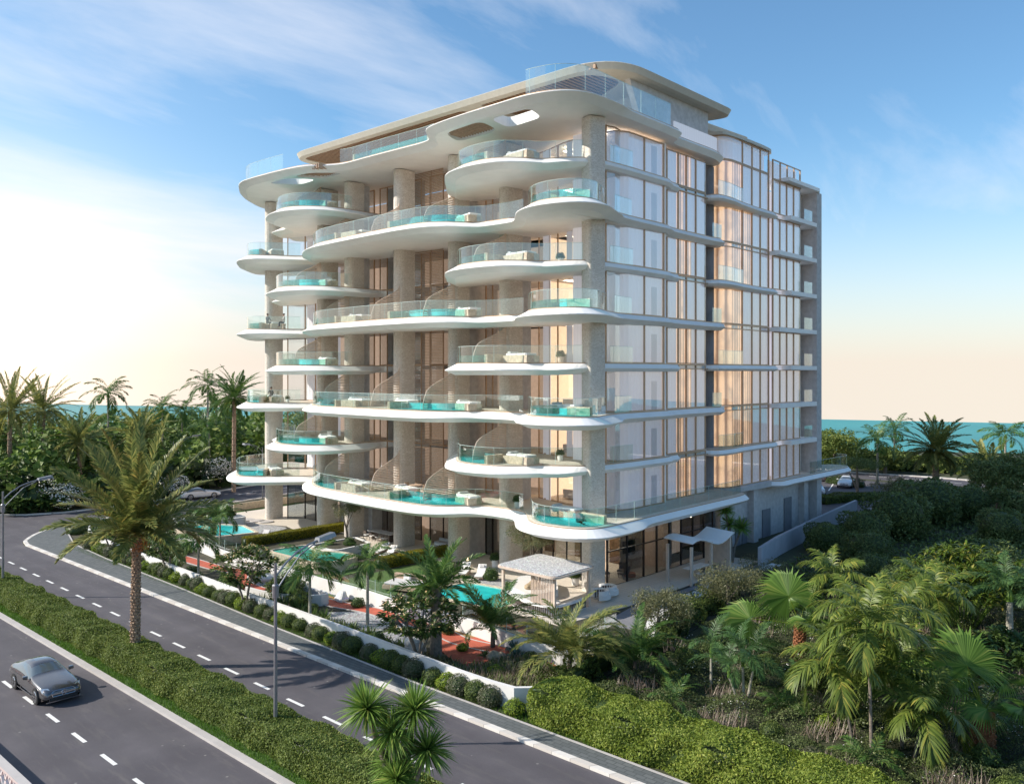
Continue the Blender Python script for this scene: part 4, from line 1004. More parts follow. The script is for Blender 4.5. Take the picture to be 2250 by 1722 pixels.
def chair(x, y, rz, label, group):
    t = thing('dining_chair', label, 'chair', (x,y,.1), rz, group)
    MB().box(-.23,-.22,.42,.23,.22,.48).build('seat', M['poolwhite'], t, bevel=.02)
    b = MB(); b.tube([(.22,-.22,.48),(.25,-.2,.84),(.25,.2,.84),(.22,.22,.48)], .02, 6); b.box(.215,-.2,.55,.245,.2,.82); b.build('backrest', M['brownfab'], t)
    for sx, sy in ((-.2,-.19),(-.2,.19),(.2,-.19),(.2,.19)): MB().tube([(sx*1.1,sy*1.1,0),(sx,sy,.43)], .018, 6).build('leg', M['brownfab'], t)
    return t
t = thing('dining_table', 'long grey dining table under the balcony beside the fourth column', 'table', (1.3,25.2,.1), 0)
MB().box(-.5,-1.7,.70,.5,1.7,.76).build('tabletop', M['cushion'], t, bevel=.02)
for sy in (-1.3,1.3): MB().box(-.3,sy-.06,0,.3,sy+.06,.7).build('leg', M['brownfab'], t)
wn = ['farthest', 'second farthest', 'second nearest', 'nearest']
for i in range(4):
    chair(.45, 26.5-i*.85, R(180), f'dining chair on the road side of the long table, {wn[i]} to the fourth column', 'dining chairs')
    chair(2.15, 26.5-i*.85, 0, f'dining chair on the building side of the long table, {wn[i]} to the fourth column', 'dining chairs')
def slatted_sofa(pts, label, cat='sofa', name='garden_sofa', z=.1, deep=.85, group=None, col='cushion'):
    """sofa along a path; backrest of dark slats on the outer side"""
    t = thing(name, label, cat, (0,0,z), 0, group)
    cen = offset(pts, deep/2, False)
    MB().wall(cen, .16, .30, deep).build('base', M['poolwhite'], t); MB().wall(cen, .305, .46, deep*.96).build('seat', M[col], t)
    MB().wall(offset(pts, .16, False), .47, .70, .18).build('backrest', M[col], t)
    m = MB()
    for a, b in zip(pts, pts[1:]):
        L = math.dist(a, b); n = max(1, int(L/.14))
        for i in range(n): x = a[0]+(b[0]-a[0])*i/n; y = a[1]+(b[1]-a[1])*i/n; m.box(x-.03,y-.03,.08,x+.03,y+.03,.62)
    m.build('slats', M['brownfab'], t)
    f = MB(); f.wall(pts, .05, .10, .06); f.wall(pts, .62, .66, .06); f.build('frame', M['poolwhite'], t); return t
slatted_sofa([(2.9,16.6),(.7,16.8),(.7,18.0)][::-1], 'grey garden sofa with brown slatted back left of the third column', deep=.8)
slatted_sofa([(3.4,19.6),(3.4,16.9)][::1], 'pale grey outdoor sofa against the glass doors between the columns', deep=.85)
slatted_sofa(catmull([(-6.3,2.6),(-7.2,.8),(-7.6,-1.0),(-7.3,-2.3),(-6.0,-2.6),(-4.2,-2.5)], False, .5)[::-1], 'long curved white sofa with dark slatted back beneath the pergola', name='corner_sofa', deep=.9, col='poolwhite')
for (x, y, l) in ((-1.9,-1.9,'left slatted armchair'),(-.6,-1.6,'right slatted armchair')):
    arc = [(x+.42*math.cos(a), y+.42*math.sin(a)) for a in [R(-150+i*25) for i in range(11)]]
    slatted_sofa(arc, f'{l} of the white and brown pair beside the pergola', 'armchair', 'garden_armchair', deep=.38, group='slatted armchairs by the pergola', col='poolwhite')
t = thing('coffee_table', 'low white coffee table in front of the sofa beneath the pergola', 'table', (-5.4,-.6,.1)); MB().lathe([(.01,.3),(.6,.3),(.62,.33),(.6,.36),(.01,.36)], n=20).build('tabletop', M['poolwhite'], t); MB().lathe([(.2,0),(.1,.3)], n=12).build('leg', M['bronze'], t)
t = thing('garden_sofa', 'brown daybed with white pillow by the inner wall and near lawn', 'sofa', (-8.9,9.9,.1), R(20)); MB().box(-.9,-1.4,.12,.9,1.4,.42).build('base', M['slat'], t, bevel=.03); MB().box(-.85,-1.3,.43,.7,1.3,.58).build('seat', M['cushion'], t, bevel=.05); MB().box(.6,-1.3,.55,.85,1.3,.95).build('backrest', M['slat'], t, bevel=.04); MB().box(.25,-.2,.6,.5,.35,1.0).build('pillow', M['poolwhite'], t, bevel=.06)
t = thing('garden_chair', 'brown lounge chair with grey cushion between the turquoise raised pool and the hedge', 'chair', (-6.6,32.7,.1), R(10)); MB().box(-.5,-.45,.2,.5,.45,.4).build('seat', M['slat'], t, bevel=.03); MB().bar((.3,0,.4),(.6,0,1.0),.8,.12).build('backrest', M['cushion'], t, bevel=.04)
# pergola
t = thing('pergola', 'white gravel topped pergola with pink timber posts over the sofa', 'pergola', (0,0,0))
rf = roundpoly([(-7.5,2.5,.6),(-2.8,2.7,.6),(-3.2,-2.7,.6),(-7.6,-2.8,.6)]); MB().prism(rf, 2.6, 2.72).build('roof', M['slat_light'], t)
top = MB().prism(offset(rf, .12 if abs(area(offset(rf,.12))) < abs(area(rf)) else -.12), 2.73, 2.78).build('roof_gravel', M['palegravel'], t)
for x, y in ((-7.1,2.1),(-3.2,2.3),(-3.6,-2.3),(-7.1,-2.3)): MB().box(x-.085,y-.085,0,x+.085,y+.085,2.55).build('post', M['slat_light'], t)
m = MB()
for i in range(14): m.box(-7.13,-2.1+i*.13-0,.3,-7.07,-2.1+i*.13+.05,2.55)
m.build('slat_screen', M['slat_light'], t)
# canopied side pavilion
t = thing('garden_pavilion', 'small pavilion with curved white sail roof beside the ground floor glass', 'pavilion', (0,0,0))
V = []; F = []
for i in range(11):
    u = i/10; x = 5.6+u*6.2; z = 2.9+.35*math.sin(u*math.pi*2+.6)
    V += [(x,-4.6,z),(x,-2.2,z+.15)]
    if i: F.append((2*i-2,2*i-1,2*i+1,2*i))
me = MB().add(V, F).build('roof', M['white'], t); me.modifiers.new('s','SOLIDIFY').thickness = .07
for x, y in ((5.8,-4.4),(5.8,-2.4),(8.6,-4.4),(11.4,-4.4),(11.4,-2.4)): MB().box(x-.09,y-.09,0,x+.09,y+.09,2.85).build('post', M['slat_light'], t)
MB().box(11.3,-4.3,.1,11.36,-2.5,2.8).build('side_screen', M['slat_light'], t)
t = thing('dining_table', 'white table beneath the side pavilion', 'table', (8.6,-3.2,.1)); MB().box(-1.3,-.45,.70,1.3,.45,.75).build('tabletop', M['poolwhite'], t, bevel=.02); MB().box(-.9,-.1,0,-.8,.1,.7).build('leg', M['brownfab'], t); MB().box(.8,-.1,0,.9,.1,.7).build('leg', M['brownfab'], t)
for i, (x, rz, l) in enumerate(((7.8,R(-90),'left'),(8.6,R(-90),'middle'),(9.4,R(-90),'right'))): chair(x,-3.95,rz,f'{l} chair in front of the white pavilion table','pavilion chairs')
for i, (x, y, rz, l) in enumerate(((3.6,1.7,R(150),'left'),(5.1,1.2,R(20),'right'),(4.4,.6,R(-90),'middle'))):
    t = thing('lounge_chair', f'{l} dark lounge chair behind the ground floor corner glass', 'armchair', (x,y,.03), rz, 'dark lounge chairs indoors')
    MB().box(-.32,-.32,.34,.32,.32,.48).build('seat', M['brownfab'], t, bevel=.05); MB().bar((.3,0,.45),(.42,0,.95),.64,.12).build('backrest', M['brownfab'], t, bevel=.04)
    for a, b in ((-.25,-.25),(.25,-.25),(-.25,.25),(.25,.25)): MB().tube([(a,b,0),(a,b,.34)], .02, 6).build('leg', M['darkmetal'], t)
t = thing('ottoman', 'orange upholstered stool in the ground floor corner room', 'stool', (5.0,.4,.03)); MB().lathe([(.01,0),(.4,.02),(.45,.2),(.4,.38),(.01,.4)], n=20).build('cushion', M['orangefab'], t)
tvs = [(6.6,1.62,1.5,0,'flat black television on the marble wall of the ground floor')] + [(8.15,5.9,LZ(k)+1.1,R(90),f'flat black television in the corner room of the {ORD[k]} level') for k in range(1,9)]
for x, y, z, rz, l in tvs:
    t = thing('television', l, 'television', (x,y,z), rz, 'wall televisions'); MB().box(-.8,-.04,0,.8,.03,.95).build('case', M['black'], t, bevel=.01); MB().box(-.76,-.05,.04,.76,-.042,.91).build('screen', M['screen'], t)
for k in range(1, 9):
    z = LZ(k); t = thing('sofa', f'pale sofa inside the corner living room of the {ORD[k]} level', 'sofa', (5.2,5.6,z), R(90), 'sofas in the corner rooms')
    MB().box(-1.1,-.45,.1,1.1,.45,.42).build('seat', M['cushion'], t, bevel=.06); MB().box(-1.1,.3,.42,1.1,.5,.8).build('backrest', M['cushion'], t, bevel=.06)
    t = thing('pendant_lamp', f'glowing ring lamp hanging in the corner living room of the {ORD[k]} level', 'lamp', (5.6,5.4,z+2.2), 0, 'ring lamps in the corner rooms')
    MB().tube([(.45*math.cos(a*.3927),.45*math.sin(a*.3927),0) for a in range(17)], .03, 6).build('ring', M['ceil_light'], t); MB().tube([(0,0,0),(0,0,.9)], .008, 4).build('cord', M['bronze'], t)
for k, (x, y) in ((1,(-1.3,17.6)),(3,(-1.2,24.6)),(5,(-1.3,17.4))):
    z = LZ(k); t = thing('dining_table', f'small wooden balcony table on the {ORD[k]} level behind the wavy screens', 'table', (x,y,z), 0); MB().lathe([(.01,.70),(.55,.70),(.57,.73),(.55,.75),(.01,.75)], n=20).build('tabletop', M['slat'], t); MB().lathe([(.25,0),(.05,.05),(.05,.7)], n=10).build('leg', M['darkmetal'], t)
    for dy, w_ in ((-.95,'nearer'),(.95,'farther')):
        t = thing('balcony_chair', f'{w_} wooden chair at the small balcony table of the {ORD[k]} level', 'chair', (x,y+dy,z), R(90 if dy > 0 else -90), 'wooden balcony chairs')
        MB().box(-.25,-.25,.40,.25,.25,.46).build('seat', M['slat'], t, bevel=.02); MB().box(.2,-.25,.46,.26,.25,.88).build('backrest', M['slat'], t, bevel=.02)
        for sx, sy in ((-.2,-.2),(-.2,.2),(.2,-.2),(.2,.2)): MB().box(sx-.02,sy-.02,0,sx+.02,sy+.02,.4).build('leg', M['slat'], t)
t = thing('lantern', 'small glowing bronze lantern on the white terrace edge beside the third column', 'lantern', (-.7,12.0,.1)); MB().lathe([(.15,0),(.15,.05)], n=12).build('base', M['bronze'], t); MB().lathe([(.09,.06),(.09,.62)], n=12).build('light', m_emit('lantern_glow', (1,.72,.45), 2.2), t)
m = MB()
for i in range(12): a = i*math.pi/6; m.tube([(.15*math.cos(a),.15*math.sin(a),.05),(.2*math.cos(a),.2*math.sin(a),.35),(.15*math.cos(a),.15*math.sin(a),.68)], .008, 4)
m.build('cage', M['bronze'], t)
# rocks
def rock(x, y, r, label, mat='rock', z=.05):
    bm = bmesh.new(); bmesh.ops.create_icosphere(bm, subdivisions=3, radius=1)
    ph = random.random()*9
    for v in bm.verts:
        c = v.co; q = 1+.22*math.sin(c.x*2.6+ph)*math.cos(c.y*3.1+ph)+.12*math.sin(c.z*5+ph*2)+.05*math.sin(c.x*9)*math.sin(c.y*8+ph); v.co = Vector((c.x*q, c.y*q*.8, c.z*q*.72))
    me = bpy.data.meshes.new('boulder'); bm.to_mesh(me); bm.free(); o = link('boulder', me, M[mat], None, False, (x,y,z+r*.35)); o.scale = (r,r,r); o.rotation_euler = (0,0,ph); tag(o, label, 'rock')
rock(-14.7,18.9,.75,'white boulder behind the plumeria tree by the dark shrub bed'); rock(-13.7,10.9,.55,'white boulder on the ochre mulch beside purple flowers'); rock(-12.35,7.9,.5,'left boulder of the white pair under the small palm'); rock(-12.3,7.0,.45,'right boulder of the white pair under the small palm')
rock(-17.2,-.6,.65,'white boulder between the plumeria and the thick palm trunk'); rock(-15.2,-4.9,.5,'tan boulder with spiky plants inside the red path loop','rocktan'); rock(-4.0,2.2,.62,'tan boulder in the planter below the pergola','rocktan',.5)
# people
def person(x, y, z, rz, label, shirt, seated=True):
    if seated: J = {'pel':(0,0,.48),'sp':(0,-.02,.72),'ch':(0,-.01,.95),'nk':(0,0,1.08),'hd':(0,.02,1.22),'tp':(0,.02,1.30),'hl':(-.10,.02,.47),'hr':(.10,.02,.47),'kl':(-.13,.45,.50),'kr':(.13,.45,.50),'al':(-.13,.46,.08),'ar':(.13,.46,.08),'fl':(-.14,.62,.04),'fr':(.14,.62,.04),'sl':(-.18,0,1.0),'sr':(.18,0,1.0),'el':(-.26,.08,.76),'er':(.26,.08,.76),'wl':(-.18,.30,.66),'wr':(.18,.30,.66),'gl':(-.15,.38,.65),'gr':(.15,.38,.65)}
    rad = {'pel':.15,'sp':.12,'ch':.14,'nk':.055,'hd':.10,'tp':.07,'hl':.09,'hr':.09,'kl':.065,'kr':.065,'al':.042,'ar':.042,'fl':.035,'fr':.035,'sl':.06,'sr':.06,'el':.042,'er':.042,'wl':.03,'wr':.03,'gl':.03,'gr':.03}
    K = list(J); E = [('pel','sp'),('sp','ch'),('ch','nk'),('nk','hd'),('hd','tp'),('pel','hl'),('pel','hr'),('hl','kl'),('hr','kr'),('kl','al'),('kr','ar'),('al','fl'),('ar','fr'),('ch','sl'),('ch','sr'),('sl','el'),('sr','er'),('el','wl'),('er','wr'),('wl','gl'),('wr','gr')]
    me = bpy.data.meshes.new('p'); me.from_pydata([J[k] for k in K], [(K.index(a), K.index(b)) for a, b in E], [])
    o = bpy.data.objects.new('p', me); COL.objects.link(o); o.modifiers.new('k','SKIN'); 
    for i, k in enumerate(K): sv = me.skin_vertices[0].data[i]; sv.radius = (rad[k],)*2; sv.use_root = (k == 'pel')
    s_ = o.modifiers.new('s','SUBSURF'); s_.levels = 2; s_.render_levels = 2
    e = bpy.data.meshes.new_from_object(o.evaluated_get(bpy.context.evaluated_depsgraph_get())); bpy.data.objects.remove(o)
    e.materials.clear(); e.materials.append(M['skin']); e.materials.append(M[shirt]); e.materials.append(M['cloth_dark'])
    for p in e.polygons:
        c = p.center; p.use_smooth = True
        p.material_index = 2 if (c.z < .56 and c.z > .1) else (1 if (c.z < 1.06 and not (abs(c.x) > .1 and c.y > .22)) else 0)
    t = link('person', e, None, None, True, (x,y,z)); t.rotation_euler = (0,0,rz); tag(t, label, 'person', 'people on the balconies')
    h = bmesh.new(); bmesh.ops.create_icosphere(h, subdivisions=2, radius=.115)
    for v in h.verts:
        if v.co.z < 0: v.co.z *= .35
    hm = bpy.data.meshes.new('hair'); h.to_mesh(hm); h.free(); link('hair', hm, M['hair'], t, True, (0,-.01,1.27))
person(-2.9,37.9,LZ(5)+.15,R(-70),'left person of the seated pair on the fifth level end balcony, in a dark top','cloth_dark')
person(-1.9,36.6,LZ(5)+.15,R(70),'right person of the seated pair on the fifth level end balcony, pale top','cloth_light')
person(-2.7,37.6,LZ(3)+.15,R(-20),'person in dark clothes sitting on the third level end balcony','cloth_dark')
t = None
for x, y, l in ((-2.9,37.9,'stool under the left seated person, fifth level'),(-1.9,36.6,'stool under the right seated person, fifth level')):
    t = thing('stool', l, 'stool', (x,y,LZ(5)), 0); MB().lathe([(.01,0),(.2,0),(.17,.25),(.22,.5),(.01,.5)], n=14).build('seat', M['slat'], t)
t = thing('stool', 'stool beneath the person on the third level', 'stool', (-2.7,37.6,LZ(3)), 0); MB().lathe([(.01,0),(.2,0),(.17,.25),(.22,.5),(.01,.5)], n=14).build('seat', M['slat'], t)
# ================================================================== VEGETATION
def rotz(V, a):
    c, s = math.cos(a), math.sin(a); return V @ np.array([[c,s,0],[-s,c,0],[0,0,1]])
def cloud(P, N, size, asp=.5, spread=.9, rng=RNG, fold=0.):
    """leaf diamonds: P centres, N rough normals"""
    n = len(P); size = np.broadcast_to(size, (n,))[:, None]
    d = N + rng.normal(0, spread, (n,3)); d /= np.linalg.norm(d, axis=1)[:, None]
    u = rng.normal(0, 1, (n,3)); u -= d*(u*d).sum(1)[:, None]; u /= np.linalg.norm(u, axis=1)[:, None]; w = np.cross(d, u)
    V = np.stack([P-u*size*.5, P+w*size*.5*asp+d*size*fold, P+u*size*.5, P-w*size*.5*asp+d*size*fold], 1).reshape(-1,3)
    return V, np.arange(4*n).reshape(-1,4)
class Acc:
    def __init__(s): s.V = []; s.F = []; s.n = 0
    def add(s, V, F): s.V.append(V); s.F.append(np.asarray(F)+s.n); s.n += len(V)
    def build(s, name, mat, parent=None, loc=None): return npmesh(name, np.concatenate(s.V), np.concatenate(s.F), mat, parent, False, loc)
def frond(acc, az, L, n, a0, a1, ll, lw, vup=.3, grav=.25, phi0=75, phi1=25, rw=.03, s0=.12, seg=1, base=(0,0,0), roll=0., jit=.12, rng=RNG):
    k = 14; ang = np.radians(a0 + (a1-a0)*(np.linspace(0,1,k)**1.3)); ds = L/(k-1)
    x = np.concatenate([[0], np.cumsum(np.cos(ang[:-1])*ds)]); z = np.concatenate([[0], np.cumsum(np.sin(ang[:-1])*ds)])
    c = np.stack([x, np.zeros(k), z], 1)
    # rachis
    wd = rw*(1-np.linspace(0,1,k)*.85); V = np.stack([c+np.array([0,1,0])*wd[:,None], c-np.array([0,1,0])*wd[:,None]], 1).reshape(-1,3)
    F = [(2*i,2*i+1,2*i+3,2*i+2) for i in range(k-1)]
    sv = np.linspace(s0, 1, n); px = np.interp(sv, np.linspace(0,1,k), x); pz = np.interp(sv, np.linspace(0,1,k), z); pa = np.interp(sv, np.linspace(0,1,k), ang)
    b = np.stack([px, np.zeros(n), pz], 1); T = np.stack([np.cos(pa), np.zeros(n), np.sin(pa)], 1); U = np.stack([-np.sin(pa), np.zeros(n), np.cos(pa)], 1)
    prof = np.sin(np.pi*np.clip(sv*.88+.10,0,1))**.6
    allV = [V]; allF = [np.array(F)]; o = len(V)
    for sd in (-1, 1):
        ph = np.radians(phi0 + (phi1-phi0)*sv + rng.normal(0, 6, n))[:, None]; vv = vup + rng.normal(0, jit, n)[:, None]
        D = T*np.cos(ph) + np.array([0,sd,0])*np.sin(ph) + U*vv; D /= np.linalg.norm(D, axis=1)[:, None]
        Wd = np.cross(D, U); Wd /= np.linalg.norm(Wd, axis=1)[:, None]
        le = (ll*prof*(1+rng.normal(0,.08,n)))[:, None]; G = np.array([0,0,-1.])*grav*le
        if seg == 1:
            q = np.stack([b, b+D*le*.42+Wd*lw*.5+G*.15, b+D*le+G, b+D*le*.42-Wd*lw*.5+G*.15], 1).reshape(-1,3)
            allV.append(q); allF.append(np.arange(4*n).reshape(-1,4)+o); o += 4*n
        else:
            ts = [0,.3,.65,1.]; ws = [.25,1.,.8,.04]; rows = []
            for t_, w_ in zip(ts, ws):
                p = b+D*le*t_+G*t_**2*1.2; rows += [p+Wd*lw*.5*w_, p-Wd*lw*.5*w_]
            q = np.stack(rows, 1).reshape(-1,3); idx = np.arange(n)[:, None]*8
            for j in range(3): allF.append(np.concatenate([idx+2*j, idx+2*j+1, idx+2*j+3, idx+2*j+2], 1)+o)
            allV.append(q); o += 8*n
    V = np.concatenate(allV); F = np.concatenate(allF)
    if roll:
        cr, sr = math.cos(roll), math.sin(roll); V = V @ np.array([[1,0,0],[0,cr,sr],[0,-sr,cr]])
    acc.add(rotz(V, az) + np.array(base), F)
def trunk_mesh(pts, rad, mat, parent, n=10, boots=0, bsize=.1):
    m = MB(); m.tube(pts, rad, n)
    if boots:
        P = [Vector(p) for p in pts]; rows = boots
        for i in range(rows):
            t = i/rows; q = t*(len(P)-1); j = min(int(q), len(P)-2); c = P[j].lerp(P[j+1], q-j); r = rad[j]+(rad[j+1]-rad[j])*(q-j) if hasattr(rad,'__len__') else rad
            for k in range(8):
                a = 2*math.pi*(k+.5*(i % 2))/8+random.uniform(-.1,.1); d = Vector((math.cos(a), math.sin(a), 0)); s = Vector((-math.sin(a), math.cos(a), 0)); b = c+d*r*.9; h = bsize*random.uniform(.8,1.2)
                m.add([b-s*h*.8-Vector((0,0,h*.6)), b+s*h*.8-Vector((0,0,h*.6)), b+d*h*.75+Vector((0,0,h*.7))+s*h*.45, b+d*h*.75+Vector((0,0,h*.7))-s*h*.45, b+Vector((0,0,h*1.1))], [(0,1,2,3),(3,2,4),(0,3,4),(1,4,2)])
    return m.build('trunk', mat, parent)
def lean(h, dx=0, dy=0, n=9, wob=.0):
    return [(dx*(i/(n-1))**1.6+wob*math.sin(i*1.7), dy*(i/(n-1))**1.6, h*i/(n-1)) for i in range(n)]
# ---- palm prototypes (built at the height they stand, copied with scale)
def date_palm(x, y, h, label, L=3.6, nf=46, boots=34, r=.27, mat='lf_date', tm='barkdate', rz=0, fruit=False, seed=1, low=-35, n=64, bs=.13, ll=.55, lw=.07, seg=1):
    rg = np.random.default_rng(seed); t = thing('date_palm', label, 'palm tree', (x,y,0), rz)
    trunk_mesh(lean(h, .15, .1), [r*1.15-(r*.25)*(i/8) for i in range(9)], M[tm], t, 12, boots, bs)
    A = Acc()
    for i in range(nf):
        u = i/nf; el = 86 - (86-low)*u**.85
        frond(A, i*2.39996+rg.normal(0,.15), L*((.72+.33*math.sin(math.pi*min(1,u+.25))) if L < 6.5 else 1-.43*u**.75)*(1+rg.normal(0,.06)), n, el, el-(38 if L < 5 else 16)-(32 if L < 5 else 62)*u, ll, lw, .35, .16, 62, 22, .035, .10, seg=seg, base=(.15,.1,h), roll=rg.normal(0,.25), rng=rg)
    A.build('crown', M[mat], t)
    if fruit:
        P = []; 
        for k in range(7):
            a = k*.9; c = np.array([.15+.42*math.cos(a), .1+.42*math.sin(a), h-.45]); q = rg.normal(0,1,(90,3))*np.array([.13,.13,.24]); P.append(c+q)
        P = np.concatenate(P); V, F = cloud(P, np.tile([0,0,1.],(len(P),1)), .07, .8, 1.5); npmesh('fruit', V, F, M['petal_orange'], t)['kind'] = 'stuff'
    return t
def areca(x, y, h, label, L=2.3, nf=11, r=.075, dx=0, dy=0, mat='lf_areca', tm='barkpale', seed=2, ll=.62, lw=.075, rz=0, n=30, name='areca_palm', a_top=78, a_low=5, seg=2, grav=.45, shaft=True):
    rg = np.random.default_rng(seed); t = thing(name, label, 'palm tree', (x,y,0), rz)
    P = lean(h, dx, dy, 10); m = MB(); m.tube(P, [r*(1.25-.35*i/9) for i in range(10)], 8)
    for i in range(int(h/.16)):
        q = i*.16/h; c = Vector((dx*q**1.6, dy*q**1.6, i*.16)); m.lathe([(r*(1.27-.35*q),-.012),(r*(1.36-.35*q),0),(r*(1.27-.35*q),.012)], c, 8)
    m.build('trunk', M[tm], t)
    if shaft: MB().tube([(dx,dy,h-.05),(dx,dy,h+.25),(dx,dy,h+.6)], [r*1.25,r*1.35,r*.6], 8).build('crownshaft', M['lf_fan'], t)
    A = Acc()
    for i in range(nf):
        u = i/nf; el = a_top-(a_top-a_low)*u
        frond(A, i*2.39996+rg.normal(0,.2), L*(1+rg.normal(0,.08)), n, el, el-75-25*u, ll, lw, .25, grav, 65, 25, .022, .16, seg=seg, base=(dx,dy,h+(.45 if shaft else 0)), roll=rg.normal(0,.3), rng=rg)
    A.build('crown', M[mat], t); return t
def fan_palm(x, y, h, label, leaves, r=.3, mat='lf_fan', tm='barkred', rz=0, seed=3):
    rg = np.random.default_rng(seed); t = thing('fan_palm', label, 'palm tree', (x,y,0), rz)
    trunk_mesh(lean(h, .05, 0), [r*1.1-(r*.25)*(i/8) for i in range(9)], M[tm], t, 12, int(h*9), .15)
    A = Acc(); m = MB()
    for (az, el, pl, rad, *nv) in leaves:
        d = np.array([math.cos(az)*math.cos(el), math.sin(az)*math.cos(el), math.sin(el)]); o = np.array([.05,0,h]); c = o+d*pl
        m.tube([tuple(o), tuple(o+d*pl*.5+np.array([0,0,.05])), tuple(c)], [.035,.025,.018], 6)
        nrm = np.array([-math.sin(el)*math.cos(az), -math.sin(el)*math.sin(az), math.cos(el)]); nrm = nrm*.75+d*.55; nrm = np.array(nv[0]) if nv else nrm; nrm = nrm/np.linalg.norm(nrm)
        f = d-nrm*(d@nrm); f /= np.linalg.norm(f); s = np.cross(nrm, f); n = 62; th = np.linspace(-2.6, 2.6, n)
        dr = np.cos(th)[:,None]*f+np.sin(th)[:,None]*s; dr2 = np.cos(th+.042)[:,None]*f+np.sin(th+.042)[:,None]*s; dr1 = np.cos(th-.05)[:,None]*f+np.sin(th-.05)[:,None]*s
        rr = rad*(1-.18*np.abs(th)/2.6)*(1+rg.normal(0,.03,n)); rr = rr[:,None]
        V = np.stack([np.tile(c,(n,1)), c+dr1*rr*.6+nrm*.03, c+dr*rr-np.array([0,0,1])*(.16+.16*rg.random((n,1)))*rr, c+dr2*rr*.6-nrm*.03], 1).reshape(-1,3); A.add(V, np.arange(4*n).reshape(-1,4))
    m.build('leaf_stalk', M['lf_lime'], t); A.build('crown', M[mat], t); return t
def strap_head(A, c, r, n, rg, w=.045, low=-.55):
    for _ in range(1):
        z = rg.uniform(low, 1, n); a = rg.uniform(0, 2*math.pi, n); q = np.sqrt(1-z*z*.98); D = np.stack([q*np.cos(a), q*np.sin(a), z], 1); D /= np.linalg.norm(D, axis=1)[:,None]
        s = np.cross(D, rg.normal(0,1,(n,3))*.35+np.array([0,0,1.])); s /= np.linalg.norm(s, axis=1)[:,None]; le = (r*(1+rg.normal(0,.12,n)))[:,None]; G = np.array([0,0,-1.])
        rows = []
        for t_, w_ in ((0,.7),(.4,1.),(.75,.7),(1.,.05)):
            p = c+D*le*t_+G*le*.30*t_**2.2*(1-np.abs(z))[:,None]; rows += [p+s*w*.5*w_, p-s*w*.5*w_]
        V = np.stack(rows,1).reshape(-1,3); i = np.arange(n)[:,None]*8
        F = np.concatenate([np.concatenate([i+2*j,i+2*j+1,i+2*j+3,i+2*j+2],1) for j in range(3)]); A.add(V, F)
def yucca(x, y, label, heads, base=0, seed=5, tr=.1, r=.75, n=170, w=.05):
    rg = np.random.default_rng(seed); t = thing('yucca_tree', label, 'yucca', (x,y,0)); m = MB(); A = Acc()
    for hx, hy, hz in heads: m.tube([(0,0,base),(hx*.25,hy*.25,hz*.45),(hx*.8,hy*.8,hz*.85),(hx,hy,hz)], [tr*1.2,tr,tr*.8,tr*.7], 8); strap_head(A, np.array([hx,hy,hz]), r*(1+rg.normal(0,.06)), n, rg, w)
    m.build('trunk', M['bark'], t); A.build('crown', M['lf_yucca'], t); return t
def blob_points(rg, n, r, sq=(1,1,.85), lump=.16, shell=.82, ph=0.):
    D = rg.normal(0,1,(n,3)); D /= np.linalg.norm(D, axis=1)[:,None]
    l = 1+lump*np.sin(D[:,0]*5+ph)*np.cos(D[:,1]*4.3+ph)+lump*.7*np.sin(D[:,2]*6+ph*2); rr = r*l*(shell+(1-shell)*rg.random(n)**.6)
    return D*rr[:,None]*np.array(sq), D
def shrub_mesh(r, n, leaf, mat, seed, name, sq=(1,1,.85), asp=.45, lump=.10, core=True, spread=.7):
    rg = np.random.default_rng(seed); P, D = blob_points(rg, n, r, sq, lump, ph=seed); P[:,2] += r*sq[2]*.75; k = P[:,2] > .0; P, D = P[k], D[k]
    V, F = cloud(P, D, leaf*(1+rg.normal(0,.2,len(P))), asp, spread, rg)
    if core:
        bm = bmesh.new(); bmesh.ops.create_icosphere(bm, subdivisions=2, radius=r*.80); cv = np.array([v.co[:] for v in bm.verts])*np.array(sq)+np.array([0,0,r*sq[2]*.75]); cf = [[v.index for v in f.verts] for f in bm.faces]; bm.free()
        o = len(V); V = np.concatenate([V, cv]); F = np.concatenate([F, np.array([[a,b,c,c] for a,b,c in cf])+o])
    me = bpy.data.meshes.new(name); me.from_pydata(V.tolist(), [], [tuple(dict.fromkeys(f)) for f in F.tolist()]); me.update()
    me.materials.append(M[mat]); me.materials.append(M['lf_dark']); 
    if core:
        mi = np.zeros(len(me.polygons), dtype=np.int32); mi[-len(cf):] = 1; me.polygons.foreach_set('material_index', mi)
    return me
SH = {'grey': shrub_mesh(.62, 2600, .075, 'lf_shrubgrey', 11, 'foliage', lump=.06), 'green': shrub_mesh(.60, 2600, .07, 'lf_shrubgreen', 12, 'foliage', lump=.05, spread=.5), 'lime': shrub_mesh(.55, 1300, .13, 'lf_lime', 13, 'foliage', lump=.14, asp=.3), 'dark': shrub_mesh(.6, 1800, .10, 'lf_frang', 14, 'foliage', lump=.12),
      'big': shrub_mesh(1.0, 5200, .10, 'lf_mass', 15, 'foliage', lump=.16), 'biggreen': shrub_mesh(1.0, 4200, .11, 'lf_shrubgreen', 16, 'foliage', lump=.18)}
def shrub(kind, x, y, s, label, cat='shrub', z=0.05, group=None, name='round_shrub'):
    o = bpy.data.objects.new(name, SH[kind]); COL.objects.link(o); o.location = (x,y,z); o.scale = (s,s,s*random.uniform(.9,1.05)); o.rotation_euler = (0,0,random.uniform(0,6)); return tag(o, label, cat, group)
